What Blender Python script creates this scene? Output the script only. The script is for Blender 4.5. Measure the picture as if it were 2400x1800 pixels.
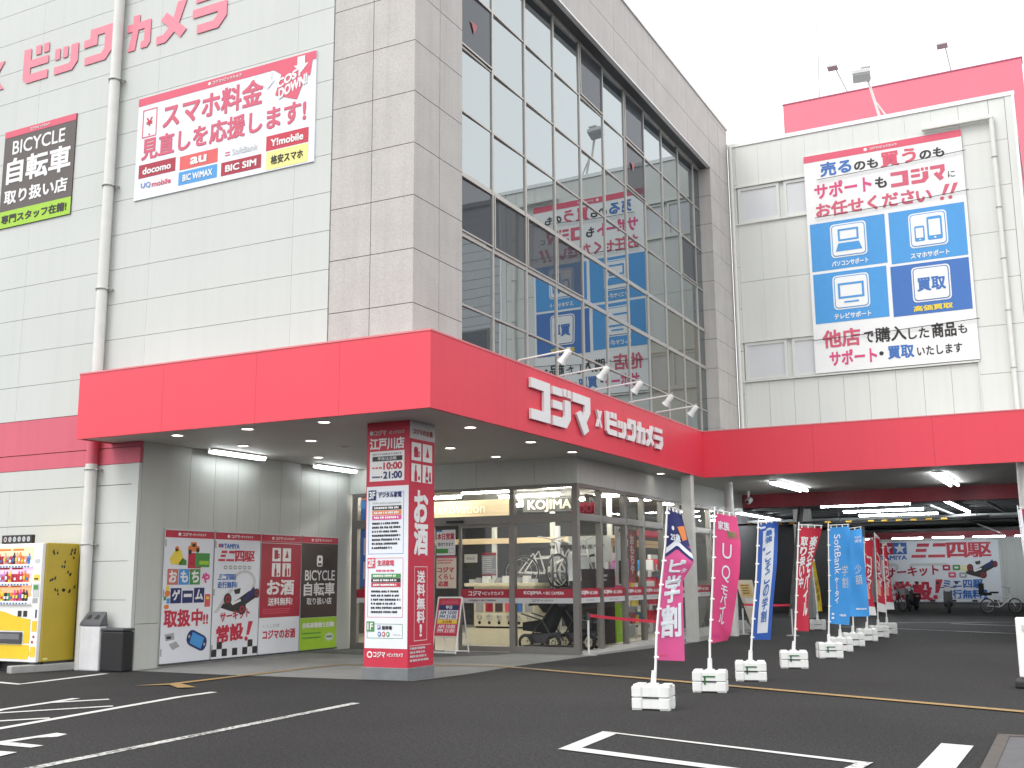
import bpy, math, random
from mathutils import Vector, Matrix
random.seed(7)
for _o in list(bpy.data.objects): bpy.data.objects.remove(_o)
SC = bpy.context.scene; COL = SC.collection
# ------------------------------------------------------------------ camera
cd = bpy.data.cameras.new("camera"); cam = bpy.data.objects.new("camera", cd); COL.objects.link(cam)
cd.lens = 38.184; cd.sensor_width = 36; cd.sensor_fit = 'HORIZONTAL'; cd.clip_start = .05; cd.clip_end = 2000
_r = Vector((0.88894984, 0.45794489, -0.00739342)); _u = Vector((0.08720722, -0.15339276, 0.98430969)); _f = Vector((-0.44962549, 0.8756467, 0.17629457))
cam.matrix_world = Matrix(((_r.x, _u.x, -_f.x, 0), (_r.y, _u.y, -_f.y, 0), (_r.z, _u.z, -_f.z, 1.2), (0, 0, 0, 1)))
SC.camera = cam
# ------------------------------------------------------------------ sky, sun, exposure
W = bpy.data.worlds.new("World"); SC.world = W; W.use_nodes = True
wn, wl = W.node_tree.nodes, W.node_tree.links; wn.clear()
sky = wn.new('ShaderNodeTexSky'); sky.sky_type = 'NISHITA'; sky.sun_disc = False
SUN_EL, SUN_AZ = math.radians(52), math.radians(205)      # azimuth measured from +Y towards +X
sky.sun_elevation = SUN_EL; sky.sun_rotation = SUN_AZ; sky.air_density = 1.0; sky.dust_density = 4.0; sky.ozone_density = 1.0
hs = wn.new('ShaderNodeHueSaturation'); hs.inputs['Saturation'].default_value = .10
bg = wn.new('ShaderNodeBackground'); bg.inputs['Strength'].default_value = .15
wo = wn.new('ShaderNodeOutputWorld')
ov = wn.new('ShaderNodeMix'); ov.data_type = 'RGBA'; ov.inputs[0].default_value = .8; ov.inputs[7].default_value = (6.9, 7.0, 7.1, 1)   # even cloud cover over the clear sky
wl.new(sky.outputs[0], hs.inputs['Color']); wl.new(hs.outputs[0], ov.inputs[6]); wl.new(ov.outputs[2], bg.inputs[0]); wl.new(bg.outputs[0], wo.inputs[0])
sd = bpy.data.lights.new("sun", 'SUN'); sd.energy = .6; sd.angle = math.radians(24); sd.color = (1, .97, .92)
sun = bpy.data.objects.new("sun", sd); COL.objects.link(sun)
_sv = Vector((math.sin(SUN_AZ) * math.cos(SUN_EL), math.cos(SUN_AZ) * math.cos(SUN_EL), math.sin(SUN_EL)))
sun.rotation_euler = _sv.to_track_quat('Z', 'Y').to_euler(); sun.location = _sv * 60
SC.view_settings.view_transform = 'Standard'; SC.view_settings.look = 'None'; SC.view_settings.gamma = 1
SC.view_settings.exposure = .95
SC.cycles.use_denoising = True; SC.cycles.max_bounces = 8; SC.cycles.transparent_max_bounces = 16
SC.cycles.sample_clamp_indirect = 6
# ------------------------------------------------------------------ materials
MATS = {}
def mat(name, rgb, rough=.6, metal=0, var=.07, scale=6, bump=0, emit=0, fine=0, stretch=(1, 1, 1), streak=0, ecol=None):
    if name in MATS: return MATS[name]
    m = bpy.data.materials.new(name); m.use_nodes = True; n, l = m.node_tree.nodes, m.node_tree.links
    p = n['Principled BSDF']; p.inputs['Roughness'].default_value = rough; p.inputs['Metallic'].default_value = metal
    tc = n.new('ShaderNodeTexCoord'); mp = n.new('ShaderNodeMapping'); mp.inputs['Scale'].default_value = stretch
    l.new(tc.outputs['Object'], mp.inputs[0])
    nz = n.new('ShaderNodeTexNoise'); nz.inputs['Scale'].default_value = scale; nz.inputs['Detail'].default_value = 6
    l.new(mp.outputs[0], nz.inputs['Vector'])
    mr = n.new('ShaderNodeMapRange'); mr.inputs[1].default_value = .25; mr.inputs[2].default_value = .75
    mr.inputs[3].default_value = 1 - var; mr.inputs[4].default_value = 1 + var
    l.new(nz.outputs['Fac'], mr.inputs[0]); val = mr.outputs[0]
    def mul(a, b):
        x = n.new('ShaderNodeMath'); x.operation = 'MULTIPLY'; l.new(a, x.inputs[0]); l.new(b, x.inputs[1]); return x.outputs[0]
    if fine:
        n2 = n.new('ShaderNodeTexNoise'); n2.inputs['Scale'].default_value = 90; n2.inputs['Detail'].default_value = 3
        l.new(tc.outputs['Object'], n2.inputs['Vector'])
        m2 = n.new('ShaderNodeMapRange'); m2.inputs[1].default_value = .3; m2.inputs[2].default_value = .7
        m2.inputs[3].default_value = 1 - fine; m2.inputs[4].default_value = 1 + fine
        l.new(n2.outputs['Fac'], m2.inputs[0]); val = mul(val, m2.outputs[0])
    if streak:                                              # rain streaks: noise stretched along the vertical
        m3p = n.new('ShaderNodeMapping'); m3p.inputs['Scale'].default_value = (5, 5, .25); l.new(tc.outputs['Object'], m3p.inputs[0])
        n3 = n.new('ShaderNodeTexNoise'); n3.inputs['Scale'].default_value = 1.6; n3.inputs['Detail'].default_value = 5; l.new(m3p.outputs[0], n3.inputs['Vector'])
        m3 = n.new('ShaderNodeMapRange'); m3.inputs[1].default_value = .45; m3.inputs[2].default_value = .75
        m3.inputs[3].default_value = 1; m3.inputs[4].default_value = 1 - streak
        l.new(n3.outputs['Fac'], m3.inputs[0]); val = mul(val, m3.outputs[0])
    mx = n.new('ShaderNodeMix'); mx.data_type = 'RGBA'; mx.blend_type = 'MULTIPLY'; mx.inputs[0].default_value = 1
    mx.inputs[6].default_value = (*rgb, 1); cb = n.new('ShaderNodeCombineColor')
    for i in range(3): l.new(val, cb.inputs[i])
    l.new(cb.outputs[0], mx.inputs[7]); l.new(mx.outputs[2], p.inputs['Base Color'])
    if bump:
        bp = n.new('ShaderNodeBump'); bp.inputs['Strength'].default_value = bump; bp.inputs['Distance'].default_value = .01
        nb = n.new('ShaderNodeTexNoise'); nb.inputs['Scale'].default_value = 60; nb.inputs['Detail'].default_value = 4
        l.new(tc.outputs['Object'], nb.inputs['Vector']); l.new(nb.outputs['Fac'], bp.inputs['Height']); l.new(bp.outputs[0], p.inputs['Normal'])
    if emit:
        l.new(mx.outputs[2], p.inputs['Emission Color']) if ecol is None else None
        if ecol: p.inputs['Emission Color'].default_value = (*ecol, 1)
        p.inputs['Emission Strength'].default_value = emit
    MATS[name] = m; return m

WHITE = mat('white_wall_panel', (.555, .573, .55), .55, var=.03, scale=.7, fine=.02, streak=.035)
STRIPE = mat('faded_red_wall_paint', (.60, .115, .165), .6, var=.05, scale=1.2, streak=.06)
RED = mat('red_fascia_panel', (.76, .052, .085), .42, var=.035, scale=.8, streak=.03)
REDBOX = mat('faded_pink_red_panel', (.74, .16, .22), .5, var=.03, scale=.8)
STONE = mat('grey_stone_cladding', (.47, .445, .425), .55, var=.07, scale=2.2, fine=.16, streak=.10, bump=.1)
JOINT = mat('dark_joint', (.17, .165, .16), .8)
JOINTL = mat('grey_joint', (.33, .335, .32), .8)
RPANEL = mat('pale_grey_wall_panel', (.66, .67, .64), .55, var=.03, scale=.8, fine=.02, streak=.04)
COPING = mat('white_metal_coping', (.82, .82, .82), .35, var=.02)
SOFFIT = mat('soffit_board', (.55, .545, .52), .6, var=.04, scale=1)
RECESS = mat('recess_wall_panel', (.51, .53, .495), .5, var=.04, scale=1.1, streak=.05)
FRAME = mat('bronze_grey_metal', (.20, .19, .175), .4, metal=.35, var=.06)
MULL = mat('anodised_mullion', (.47, .45, .42), .38, metal=.45, var=.05)
TRIM = mat('bright_metal_trim', (.72, .71, .70), .35, metal=.3)
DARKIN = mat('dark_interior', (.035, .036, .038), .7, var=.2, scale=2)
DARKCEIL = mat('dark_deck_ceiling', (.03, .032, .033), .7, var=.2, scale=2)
CONC = mat('concrete', (.33, .33, .32), .8, var=.12, scale=5, fine=.1, streak=.1)
PAVE = mat('paving_concrete', (.19, .195, .19), .75, var=.14, scale=1.6, fine=.14, bump=.15)
MATDARK = mat('entrance_mat', (.07, .07, .072), .9, var=.1, fine=.2)
PVC = mat('white_plastic', (.80, .80, .78), .45, var=.04)
PIPE = mat('painted_pipe', (.68, .68, .65), .45, var=.05, streak=.06)
BLK = mat('black_rubber', (.016, .016, .017), .6, var=.2)
DGREY = mat('dark_grey_plastic', (.06, .063, .068), .5, var=.1)
MGREY = mat('mid_grey_plastic', (.16, .165, .175), .5, var=.1)
STEEL = mat('steel', (.40, .40, .40), .45, metal=.3)
PW = mat('print_white', (.80, .80, .80), .5, var=.02)
PWB = mat('print_bluish_white', (.74, .77, .82), .5, var=.02)
PRED = mat('print_red', (.53, .026, .058), .5, var=.03)
PDRED = mat('print_dark_red', (.37, .016, .04), .5, var=.04)
PPINK = mat('print_pink_red', (.66, .09, .15), .5, var=.03)
PBLK = mat('print_black', (.025, .022, .022), .5, var=.1)
PBROWN = mat('print_dark_brown', (.060, .043, .038), .5, var=.06)
PGREEN = mat('print_lime', (.34, .58, .035), .5, var=.03)
PDGREEN = mat('print_green', (.06, .28, .06), .5, var=.04)
PBLUE = mat('print_sky_blue', (.060, .30, .66), .5, var=.03)
PDBLUE = mat('print_blue', (.045, .155, .46), .5, var=.03)
PNAVY = mat('print_navy', (.014, .022, .13), .5, var=.05)
PYEL = mat('print_yellow', (.80, .62, .06), .5, var=.04)
PPYEL = mat('print_pale_yellow', (.82, .76, .26), .5, var=.03)
POR = mat('print_orange', (.75, .22, .045), .5, var=.05)
PMAG = mat('print_magenta', (.70, .05, .27), .5, var=.04)
PGREY = mat('print_grey', (.36, .37, .38), .5, var=.04)
PLGREY = mat('print_light_grey', (.56, .57, .58), .5, var=.04)
LETTER = mat('white_acrylic_letter', (.80, .80, .80), .35, var=.02)
VMYEL = mat('yellow_vending_cabinet', (.50, .37, .035), .42, var=.06, scale=2)
VMY2 = mat('bright_yellow_print', (.80, .55, .02), .42, var=.05, scale=4)
LINEW = None
def glassmat(name, tint, rfl, base=(.02, .024, .028), rough=.01):
    m = bpy.data.materials.new(name); m.use_nodes = True; n, l = m.node_tree.nodes, m.node_tree.links; n.clear()
    o = n.new('ShaderNodeOutputMaterial'); d = n.new('ShaderNodeBsdfDiffuse'); d.inputs[0].default_value = (*base, 1)
    g = n.new('ShaderNodeBsdfGlossy'); g.inputs[0].default_value = (*tint, 1); g.inputs['Roughness'].default_value = rough
    fr = n.new('ShaderNodeFresnel'); fr.inputs[0].default_value = 1.5
    tc = n.new('ShaderNodeTexCoord'); nz = n.new('ShaderNodeTexNoise'); nz.inputs['Scale'].default_value = .7; nz.inputs['Detail'].default_value = 1
    bp = n.new('ShaderNodeBump'); bp.inputs['Strength'].default_value = .05; bp.inputs['Distance'].default_value = .03
    l.new(tc.outputs['Object'], nz.inputs['Vector']); l.new(nz.outputs['Fac'], bp.inputs['Height']); l.new(bp.outputs[0], g.inputs['Normal'])
    a = n.new('ShaderNodeMath'); a.operation = 'MULTIPLY_ADD'; a.inputs[1].default_value = .45; a.inputs[2].default_value = rfl; a.use_clamp = True
    l.new(fr.outputs[0], a.inputs[0]); mx = n.new('ShaderNodeMixShader')
    l.new(a.outputs[0], mx.inputs[0]); l.new(d.outputs[0], mx.inputs[1]); l.new(g.outputs[0], mx.inputs[2]); l.new(mx.outputs[0], o.inputs[0]); return m
GLASS_UP = glassmat('reflective_tinted_glass', (.90, .97, .985), .32)
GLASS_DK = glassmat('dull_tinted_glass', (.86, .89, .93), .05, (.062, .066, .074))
def clearglass(name, rfl=.0):
    m = bpy.data.materials.new(name); m.use_nodes = True; n, l = m.node_tree.nodes, m.node_tree.links; n.clear()
    o = n.new('ShaderNodeOutputMaterial'); t = n.new('ShaderNodeBsdfTransparent'); t.inputs[0].default_value = (.90, .93, .92, 1)
    g = n.new('ShaderNodeBsdfGlossy'); g.inputs['Roughness'].default_value = .02
    fr = n.new('ShaderNodeFresnel'); fr.inputs[0].default_value = 1.45
    a = n.new('ShaderNodeMath'); a.operation = 'ADD'; a.inputs[1].default_value = rfl; l.new(fr.outputs[0], a.inputs[0])
    mx = n.new('ShaderNodeMixShader'); l.new(a.outputs[0], mx.inputs[0]); l.new(t.outputs[0], mx.inputs[1]); l.new(g.outputs[0], mx.inputs[2]); l.new(mx.outputs[0], o.inputs[0]); return m
CLEAR = clearglass('clear_shop_glass')
def lamp(name, col, s):
    return mat(name, (.9, .9, .9), .4, var=.01, emit=s, ecol=col)
TUBE = lamp('lit_tube', (.93, .97, 1), 11)
TUBEIN = lamp('lit_car_park_tube', (.93, .97, 1), 42)
DOWN = lamp('lit_downlight', (1, .93, .82), 6)
SHOPL = lamp('lit_shop_strip', (1, .95, .85), 42)
# ------------------------------------------------------------------ mesh building
ORG = {}
class MB:
    def __init__(s): s.v = []; s.f = []; s.mi = []
    def add(s, pts, faces, m=0):
        b = len(s.v); s.v += [tuple(p) for p in pts]; s.f += [tuple(b + i for i in f) for f in faces]; s.mi += [m] * len(faces); return s
    def box(s, x0, y0, z0, x1, y1, z1, m=0):
        x0, x1 = min(x0, x1), max(x0, x1); y0, y1 = min(y0, y1), max(y0, y1); z0, z1 = min(z0, z1), max(z0, z1)
        return s.add([(x0, y0, z0), (x1, y0, z0), (x1, y1, z0), (x0, y1, z0), (x0, y0, z1), (x1, y0, z1), (x1, y1, z1), (x0, y1, z1)],
                     [(3, 2, 1, 0), (4, 5, 6, 7), (0, 1, 5, 4), (1, 2, 6, 5), (2, 3, 7, 6), (3, 0, 4, 7)], m)
    def obox(s, c, dx, dy, dz, m=0):                        # box spanned by three vectors from a centre
        c, dx, dy, dz = Vector(c), Vector(dx) / 2, Vector(dy) / 2, Vector(dz) / 2
        P = [c + a * dx + b * dy + e * dz for e in (-1, 1) for a, b in ((-1, -1), (1, -1), (1, 1), (-1, 1))]
        return s.add(P, [(3, 2, 1, 0), (4, 5, 6, 7), (0, 1, 5, 4), (1, 2, 6, 5), (2, 3, 7, 6), (3, 0, 4, 7)], m)
    def poly(s, pts, m=0): return s.add(pts, [tuple(range(len(pts)))], m)
    def prism(s, P, pts, d0, d1, m=0):                      # 2-D outline pushed along a mapped depth
        n = len(pts); A = [P(x, y, d0) for x, y in pts]; B = [P(x, y, d1) for x, y in pts]
        return s.add(A + B, [tuple(range(n))[::-1], tuple(range(n, 2 * n))] + [(i, (i + 1) % n, n + (i + 1) % n, n + i) for i in range(n)], m)
    def tube(s, path, r, n=8, m=0):
        path = [Vector(p) for p in path]; rs = r if isinstance(r, (list, tuple)) else [r] * len(path); rings = []
        for i, p in enumerate(path):
            t = (path[min(i + 1, len(path) - 1)] - path[max(i - 1, 0)]).normalized()
            a = t.cross(Vector((0, 0, 1))) if abs(t.z) < .9 else t.cross(Vector((1, 0, 0)))
            a.normalize(); b = t.cross(a)
            rings.append([p + rs[i] * (math.cos(2 * math.pi * k / n) * a + math.sin(2 * math.pi * k / n) * b) for k in range(n)])
        F = [(i * n + k, i * n + (k + 1) % n, (i + 1) * n + (k + 1) % n, (i + 1) * n + k) for i in range(len(path) - 1) for k in range(n)]
        F += [tuple(range(n))[::-1], tuple((len(path) - 1) * n + k for k in range(n))]
        return s.add([q for R in rings for q in R], F, m)
    def ring(s, c, ax, R, r, N=28, n=6, m=0):               # torus round an axis
        c, ax = Vector(c), Vector(ax).normalized(); a = ax.orthogonal().normalized(); b = ax.cross(a); V = []
        for i in range(N):
            d = math.cos(2 * math.pi * i / N) * a + math.sin(2 * math.pi * i / N) * b
            for k in range(n): V.append(c + d * (R + r * math.cos(2 * math.pi * k / n)) + ax * r * math.sin(2 * math.pi * k / n))
        return s.add(V, [(i * n + k, ((i + 1) % N) * n + k, ((i + 1) % N) * n + (k + 1) % n, i * n + (k + 1) % n) for i in range(N) for k in range(n)], m)
    def build(s, name, mats, parent=None, loc=None, smooth=False, bevel=0):
        mats = mats if isinstance(mats, (list, tuple)) else [mats]
        if parent is not None: L = ORG[parent.name]
        else: L = Vector(loc) if loc is not None else Vector((0, 0, 0))
        me = bpy.data.meshes.new(name); me.from_pydata([tuple(Vector(v) - L) for v in s.v], [], s.f)
        for m in mats: me.materials.append(m)
        me.polygons.foreach_set('material_index', s.mi)
        if smooth: me.polygons.foreach_set('use_smooth', [True] * len(me.polygons))
        o = bpy.data.objects.new(name, me); COL.objects.link(o)
        if parent is not None: o.parent = parent
        else: o.location = L
        ORG[o.name] = L
        if smooth:
            me.validate(); me.set_sharp_from_angle(angle=math.radians(40))
        if bevel:
            b = o.modifiers.new('edge', 'BEVEL'); b.width = bevel; b.segments = 2; b.limit_method = 'ANGLE'
        return o
def thing(name, label, cat, loc, group=None):
    o = bpy.data.objects.new(name, None); COL.objects.link(o); o.location = loc; o.empty_display_size = .2; ORG[o.name] = Vector(loc)
    return tag(o, label, cat, group)
def tag(o, label=None, cat=None, group=None, kind=None):
    for k, v in (('label', label), ('category', cat), ('group', group), ('kind', kind)):
        if v: o[k] = v
    return o
def copy_tree(o, parent=None):
    c = o.copy(); COL.objects.link(c)
    if parent is not None: c.parent = parent
    ORG[c.name] = ORG[o.name]
    for ch in list(o.children): copy_tree(ch, c)
    return c
# ------------------------------------------------------------------ lettering
_TC = {}
def glyphs(s):
    if s not in _TC:
        c = bpy.data.curves.new('letters', 'FONT'); c.body = s; c.resolution_u = 3
        o = bpy.data.objects.new('letters', c); COL.objects.link(o)
        ev = o.evaluated_get(bpy.context.evaluated_depsgraph_get()); me = ev.to_mesh()
        V = [(v.co.x, v.co.y) for v in me.vertices]; F = [tuple(p.vertices) for p in me.polygons]
        ev.to_mesh_clear(); bpy.data.objects.remove(o); bpy.data.curves.remove(c); _TC[s] = (V, F)
    return _TC[s]
def frontP(y): return lambda a, b, d: (a, y - d, b)         # sheet on a plane facing -Y
def sideP(x): return lambda a, b, d: (x + d, a, b)          # sheet on a plane facing +X
class Sheet:                                                # flat print: collects shapes per material, one mesh each
    def __init__(s, P, step=.003): s.P = P; s.g = {}; s.step = step; s.n = 0; s.grp = None; s.parts = {}
    def _m(s, kind, m): return s.g.setdefault((kind, m.name), (MB(), m))[0]
    def part(s, name):                                      # from here on the print goes into one part of its own
        s.n += 1; s.grp = (name, s.n) if name else None
    def into(s, kind, m):                                   # (mesh builder, material index)
        if s.grp:
            mb, ms = s.parts.setdefault(s.grp, (MB(), []))
            if m not in ms: ms.append(m)
            return mb, ms.index(m)
        return s._m(kind, m), 0
    def poly(s, pts, m, lay=1):
        mb, k = s.into('graphic', m); mb.poly([s.P(x, y, lay * s.step) for x, y in pts], k); return s
    def rect(s, x0, y0, x1, y1, m, lay=1): return s.poly([(x0, y0), (x1, y0), (x1, y1), (x0, y1)], m, lay)
    def rrect(s, x0, y0, x1, y1, r, m, lay=1):
        pts = []
        for cx, cy, a0 in ((x1 - r, y0 + r, -90), (x1 - r, y1 - r, 0), (x0 + r, y1 - r, 90), (x0 + r, y0 + r, 180)):
            pts += [(cx + r * math.cos(math.radians(a0 + t)), cy + r * math.sin(math.radians(a0 + t))) for t in (0, 30, 60, 90)]
        return s.poly(pts, m, lay)
    def disc(s, cx, cy, rx, ry, m, lay=1, n=20): return s.poly([(cx + rx * math.cos(2 * math.pi * i / n), cy + ry * math.sin(2 * math.pi * i / n)) for i in range(n)], m, lay)
    def frame(s, x0, y0, x1, y1, w, m, lay=1):
        s.rect(x0, y0, x1, y0 + w, m, lay); s.rect(x0, y1 - w, x1, y1, m, lay); s.rect(x0, y0 + w, x0 + w, y1 - w, m, lay); return s.rect(x1 - w, y0 + w, x1, y1 - w, m, lay)
    def text(s, t, x0, y0, x1, y1, m, lay=2, bold=.02, rot=0, skew=0, slope=0):
        V, F = glyphs(t)
        if rot == 90: V = [(v[1], -v[0]) for v in V]        # reads downwards
        ax, bx = min(v[0] for v in V), max(v[0] for v in V); ay, by = min(v[1] for v in V), max(v[1] for v in V)
        sx, sy = (x1 - x0) / max(bx - ax, 1e-6), (y1 - y0) / max(by - ay, 1e-6)
        sh = [(0, 0)] if not bold else [(-bold, -bold), (bold, -bold), (-bold, bold), (bold, bold)]
        if bold >= .03: sh += [(0, bold), (0, -bold), (bold, 0), (-bold, 0)]
        if s.grp: mb, mi = s.into('lettering', m)
        else: mb, mi = s.parts.setdefault(('lettering', len(s.parts) + 1000), (MB(), [m]))[0], 0
        for k, (ox, oy) in enumerate(sh):
            pts = []
            for v in V:
                X = x0 + (v[0] - ax + ox) * sx; Y = y0 + (v[1] - ay + oy) * sy
                X += skew * (Y - y0); Y += slope * (X - x0)
                pts.append(s.P(X, Y, lay * s.step + k * .00035))
            mb.add(pts, F, mi)
        return s
    def vtext(s, t, x0, x1, ytop, ybot, m, lay=2, bold=.02, gap=.12):
        n = len(t); h = (ytop - ybot) / n; old = s.grp
        if not old: s.part('lettering')
        for i, ch in enumerate(t):
            if ch == ' ': continue
            y1 = ytop - i * h; y0 = y1 - h * (1 - gap)
            if ch == 'ー': s.rect((x0 + x1) / 2 - (x1 - x0) * .07, y0, (x0 + x1) / 2 + (x1 - x0) * .07, y1, m, lay)
            elif ch in '・.,': s.disc((x0 + x1) / 2, (y0 + y1) / 2, (x1 - x0) * .1, (x1 - x0) * .1, m, lay)
            elif ch in '!！': s.text('!', (x0 + x1) / 2 - (x1 - x0) * .1, y0, (x0 + x1) / 2 + (x1 - x0) * .1, y1, m, lay, bold)
            else: s.text(ch, x0, y0, x1, y1, m, lay, bold)
        s.grp = old; return s
    def dashes(s, x0, y0, x1, y1, m, lay=2, seed=0):        # a line of print too small to read
        rd = random.Random(seed); x = x0; h = y1 - y0; old = s.grp
        if not old: s.part('small_print')
        while x < x1 - h * .3:
            w = min(h * rd.uniform(.5, 1.0), x1 - x); a = rd.uniform(0, .3)
            s.rect(x, y0 + h * a * .4, x + w, y1 - h * (.3 - a) * .4, m, lay); x += w + h * rd.choice((.15, .2, .2, .6))
        s.grp = old; return s
    def lines(s, x0, y0, x1, y1, n, m, lay=2, seed=0, fill=.55, ragged=.35):
        rd = random.Random(seed); h = (y1 - y0) / n; old = s.grp
        if not old: s.part('small_print')
        for i in range(n): s.dashes(x0, y1 - (i + fill) * h, x1 - (x1 - x0) * rd.uniform(0, ragged), y1 - i * h, m, lay, seed * 31 + i)
        s.grp = old; return s
    def done(s, parent, names=None):
        for (kind, mn), (mb, m) in s.g.items(): mb.build((names or {}).get(mn, kind), m, parent)
        for (name, _), (mb, ms) in s.parts.items(): mb.build(name, ms, parent)
KJ = {  # blocky shop-front katakana, unit boxes
 'コ': [[(0, 1), (.95, 1), (.95, 0), (0, 0), (0, .25), (.63, .25), (.63, .76), (0, .76)]],
 'ジ': [[(0, .98), (.5, .98), (.5, .78), (0, .78)], [(0, .63), (.5, .63), (.5, .43), (0, .43)],
       [(.64, .72), (.96, .72), (.96, .25), (.72, 0), (0, 0), (0, .24), (.56, .24), (.64, .32)], [(.57, 1), (.73, 1), (.73, .8), (.57, .8)], [(.81, 1), (.97, 1), (.97, .8), (.81, .8)]],
 'マ': [[(0, 1), (1, 1), (1, .58), (.76, .3), (.9, .1), (.62, -.05), (.2, .46), (.46, .58), (.56, .44), (.68, .6), (.68, .76), (0, .76)]],
 '×': [[(0, 1), (.3, 1), (.5, .64), (.7, 1), (1, 1), (.66, .5), (1, 0), (.7, 0), (.5, .36), (.3, 0), (0, 0), (.34, .5)]],
 'ビ': [[(0, .98), (.27, .98), (.27, .64), (.95, .64), (.95, .42), (.27, .42), (.27, .24), (.95, .24), (.95, 0), (.16, 0), (0, .14)], [(.45, 1), (.65, 1), (.65, .74), (.45, .74)], [(.75, 1), (.95, 1), (.95, .74), (.75, .74)]],
 'ッ': [[(.02, .74), (.22, .74), (.22, .42), (.02, .42)], [(.34, .74), (.54, .74), (.54, .42), (.34, .42)], [(.66, .74), (.95, .74), (.95, .22), (.74, 0), (.02, 0), (.02, .22), (.6, .22), (.66, .28)]],
 'ク': [[(.2, .98), (.98, .98), (.98, .28), (.74, 0), (.05, 0), (.05, .22), (.6, .22), (.7, .34), (.7, .77), (.45, .77), (.45, .5), (0, .5), (0, .72), (.2, .72)]],
 'カ': [[(.25, 1), (.52, 1), (.52, .78), (1, .78), (1, .12), (.88, 0), (.6, 0), (.6, .2), (.74, .2), (.74, .56), (.48, .56), (.36, 0), (.06, 0), (.22, .56), (0, .56), (0, .78), (.25, .78)]],
 'メ': [[(.66, 1), (.95, 1), (.72, .42), (.98, .2), (.78, .02), (.58, .22), (.3, 0), (0, 0), (0, .22), (.22, .22), (.4, .38), (.12, .62), (.3, .8), (.54, .6)]],
 'ラ': [[(.08, 1), (.95, 1), (.95, .79), (.08, .79)], [(0, .64), (1, .64), (1, .26), (.76, 0), (.14, 0), (.14, .22), (.62, .22), (.74, .35), (.74, .42), (0, .42)]]}
def logo_letter(P, ch, x0, y0, x1, y1, d0, d1, mats, parent, label=None):
    mb = MB()
    for i, pl in enumerate(KJ[ch]):
        mb.prism(P, [(x0 + a * (x1 - x0), y0 + b * (y1 - y0)) for a, b in pl], d0, d1 + i * .0006)
    return mb.build('letter', mats, parent)
def head_strip(sh, x0, y0, x1, y1, bar=PRED, ink=PW, lay=1):    # the red strip with the shop's name across the top of every print
    sh.rect(x0, y0, x1, y1, bar, lay); w = x1 - x0; h = y1 - y0; cx = (x0 + x1) / 2
    L = min(w * .5, h * 7)
    sh.disc(cx - L * .5, (y0 + y1) / 2, h * .22, h * .22, ink, lay + 1)
    sh.text('コジマ', cx - L * .40, y0 + h * .3, cx - L * .08, y1 - h * .3, ink, lay + 1, .03)
    sh.text('×ビックカメラ', cx - L * .02, y0 + h * .34, cx + L * .5, y1 - h * .34, ink, lay + 1, .03)
# ================================================================== GROUND
def asphalt():
    m = bpy.data.materials.new('asphalt'); m.use_nodes = True; n, l = m.node_tree.nodes, m.node_tree.links; p = n['Principled BSDF']
    tc = n.new('ShaderNodeTexCoord')
    def nz(sc, det, lo, hi, a, b):
        x = n.new('ShaderNodeTexNoise'); x.inputs['Scale'].default_value = sc; x.inputs['Detail'].default_value = det; l.new(tc.outputs['Object'], x.inputs['Vector'])
        r = n.new('ShaderNodeMapRange'); r.inputs[1].default_value = lo; r.inputs[2].default_value = hi; r.inputs[3].default_value = a; r.inputs[4].default_value = b
        l.new(x.outputs['Fac'], r.inputs[0]); return r.outputs[0], x
    a, _ = nz(.35, 4, .3, .7, .80, 1.22); b, xb = nz(55, 3, .3, .7, .38, 1.72); c, _ = nz(22, 4, .33, .67, .80, 1.22); d, _ = nz(120, 1, .64, .72, 1, 2.6)
    v = a
    for o in (b, c, d):
        x = n.new('ShaderNodeMath'); x.operation = 'MULTIPLY'; l.new(v, x.inputs[0]); l.new(o, x.inputs[1]); v = x.outputs[0]
    cb = n.new('ShaderNodeCombineColor')
    for i, k in enumerate((.0235, .0232, .0233)):
        x = n.new('ShaderNodeMath'); x.operation = 'MULTIPLY'; l.new(v, x.inputs[0]); x.inputs[1].default_value = k; l.new(x.outputs[0], cb.inputs[i])
    l.new(cb.outputs[0], p.inputs['Base Color']); p.inputs['Roughness'].default_value = .88; p.inputs['Specular IOR Level'].default_value = .22
    bp = n.new('ShaderNodeBump'); bp.inputs['Strength'].default_value = .45; bp.inputs['Distance'].default_value = .012; l.new(xb.outputs['Fac'], bp.inputs['Height']); l.new(bp.outputs[0], p.inputs['Normal'])
    return m
ASPH = asphalt()
def paintmat(name, rgb, worn):
    m = bpy.data.materials.new(name); m.use_nodes = True; n, l = m.node_tree.nodes, m.node_tree.links; p = n['Principled BSDF']
    tc = n.new('ShaderNodeTexCoord'); x = n.new('ShaderNodeTexNoise'); x.inputs['Scale'].default_value = 26; x.inputs['Detail'].default_value = 8; x.inputs['Roughness'].default_value = .7; l.new(tc.outputs['Object'], x.inputs['Vector'])
    x2 = n.new('ShaderNodeTexNoise'); x2.inputs['Scale'].default_value = 1.3; l.new(tc.outputs['Object'], x2.inputs['Vector'])
    ad = n.new('ShaderNodeMath'); ad.operation = 'MULTIPLY_ADD'; ad.inputs[1].default_value = .6; l.new(x2.outputs['Fac'], ad.inputs[0]); l.new(x.outputs['Fac'], ad.inputs[2])
    r = n.new('ShaderNodeMapRange'); r.inputs[1].default_value = worn; r.inputs[2].default_value = worn + .12; l.new(ad.outputs[0], r.inputs[0])
    mx = n.new('ShaderNodeMix'); mx.data_type = 'RGBA'; mx.inputs[6].default_value = (*rgb, 1); mx.inputs[7].default_value = (.075, .074, .072, 1)
    l.new(r.outputs[0], mx.inputs[0]); l.new(mx.outputs[2], p.inputs['Base Color']); p.inputs['Roughness'].default_value = .7; return m
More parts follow.
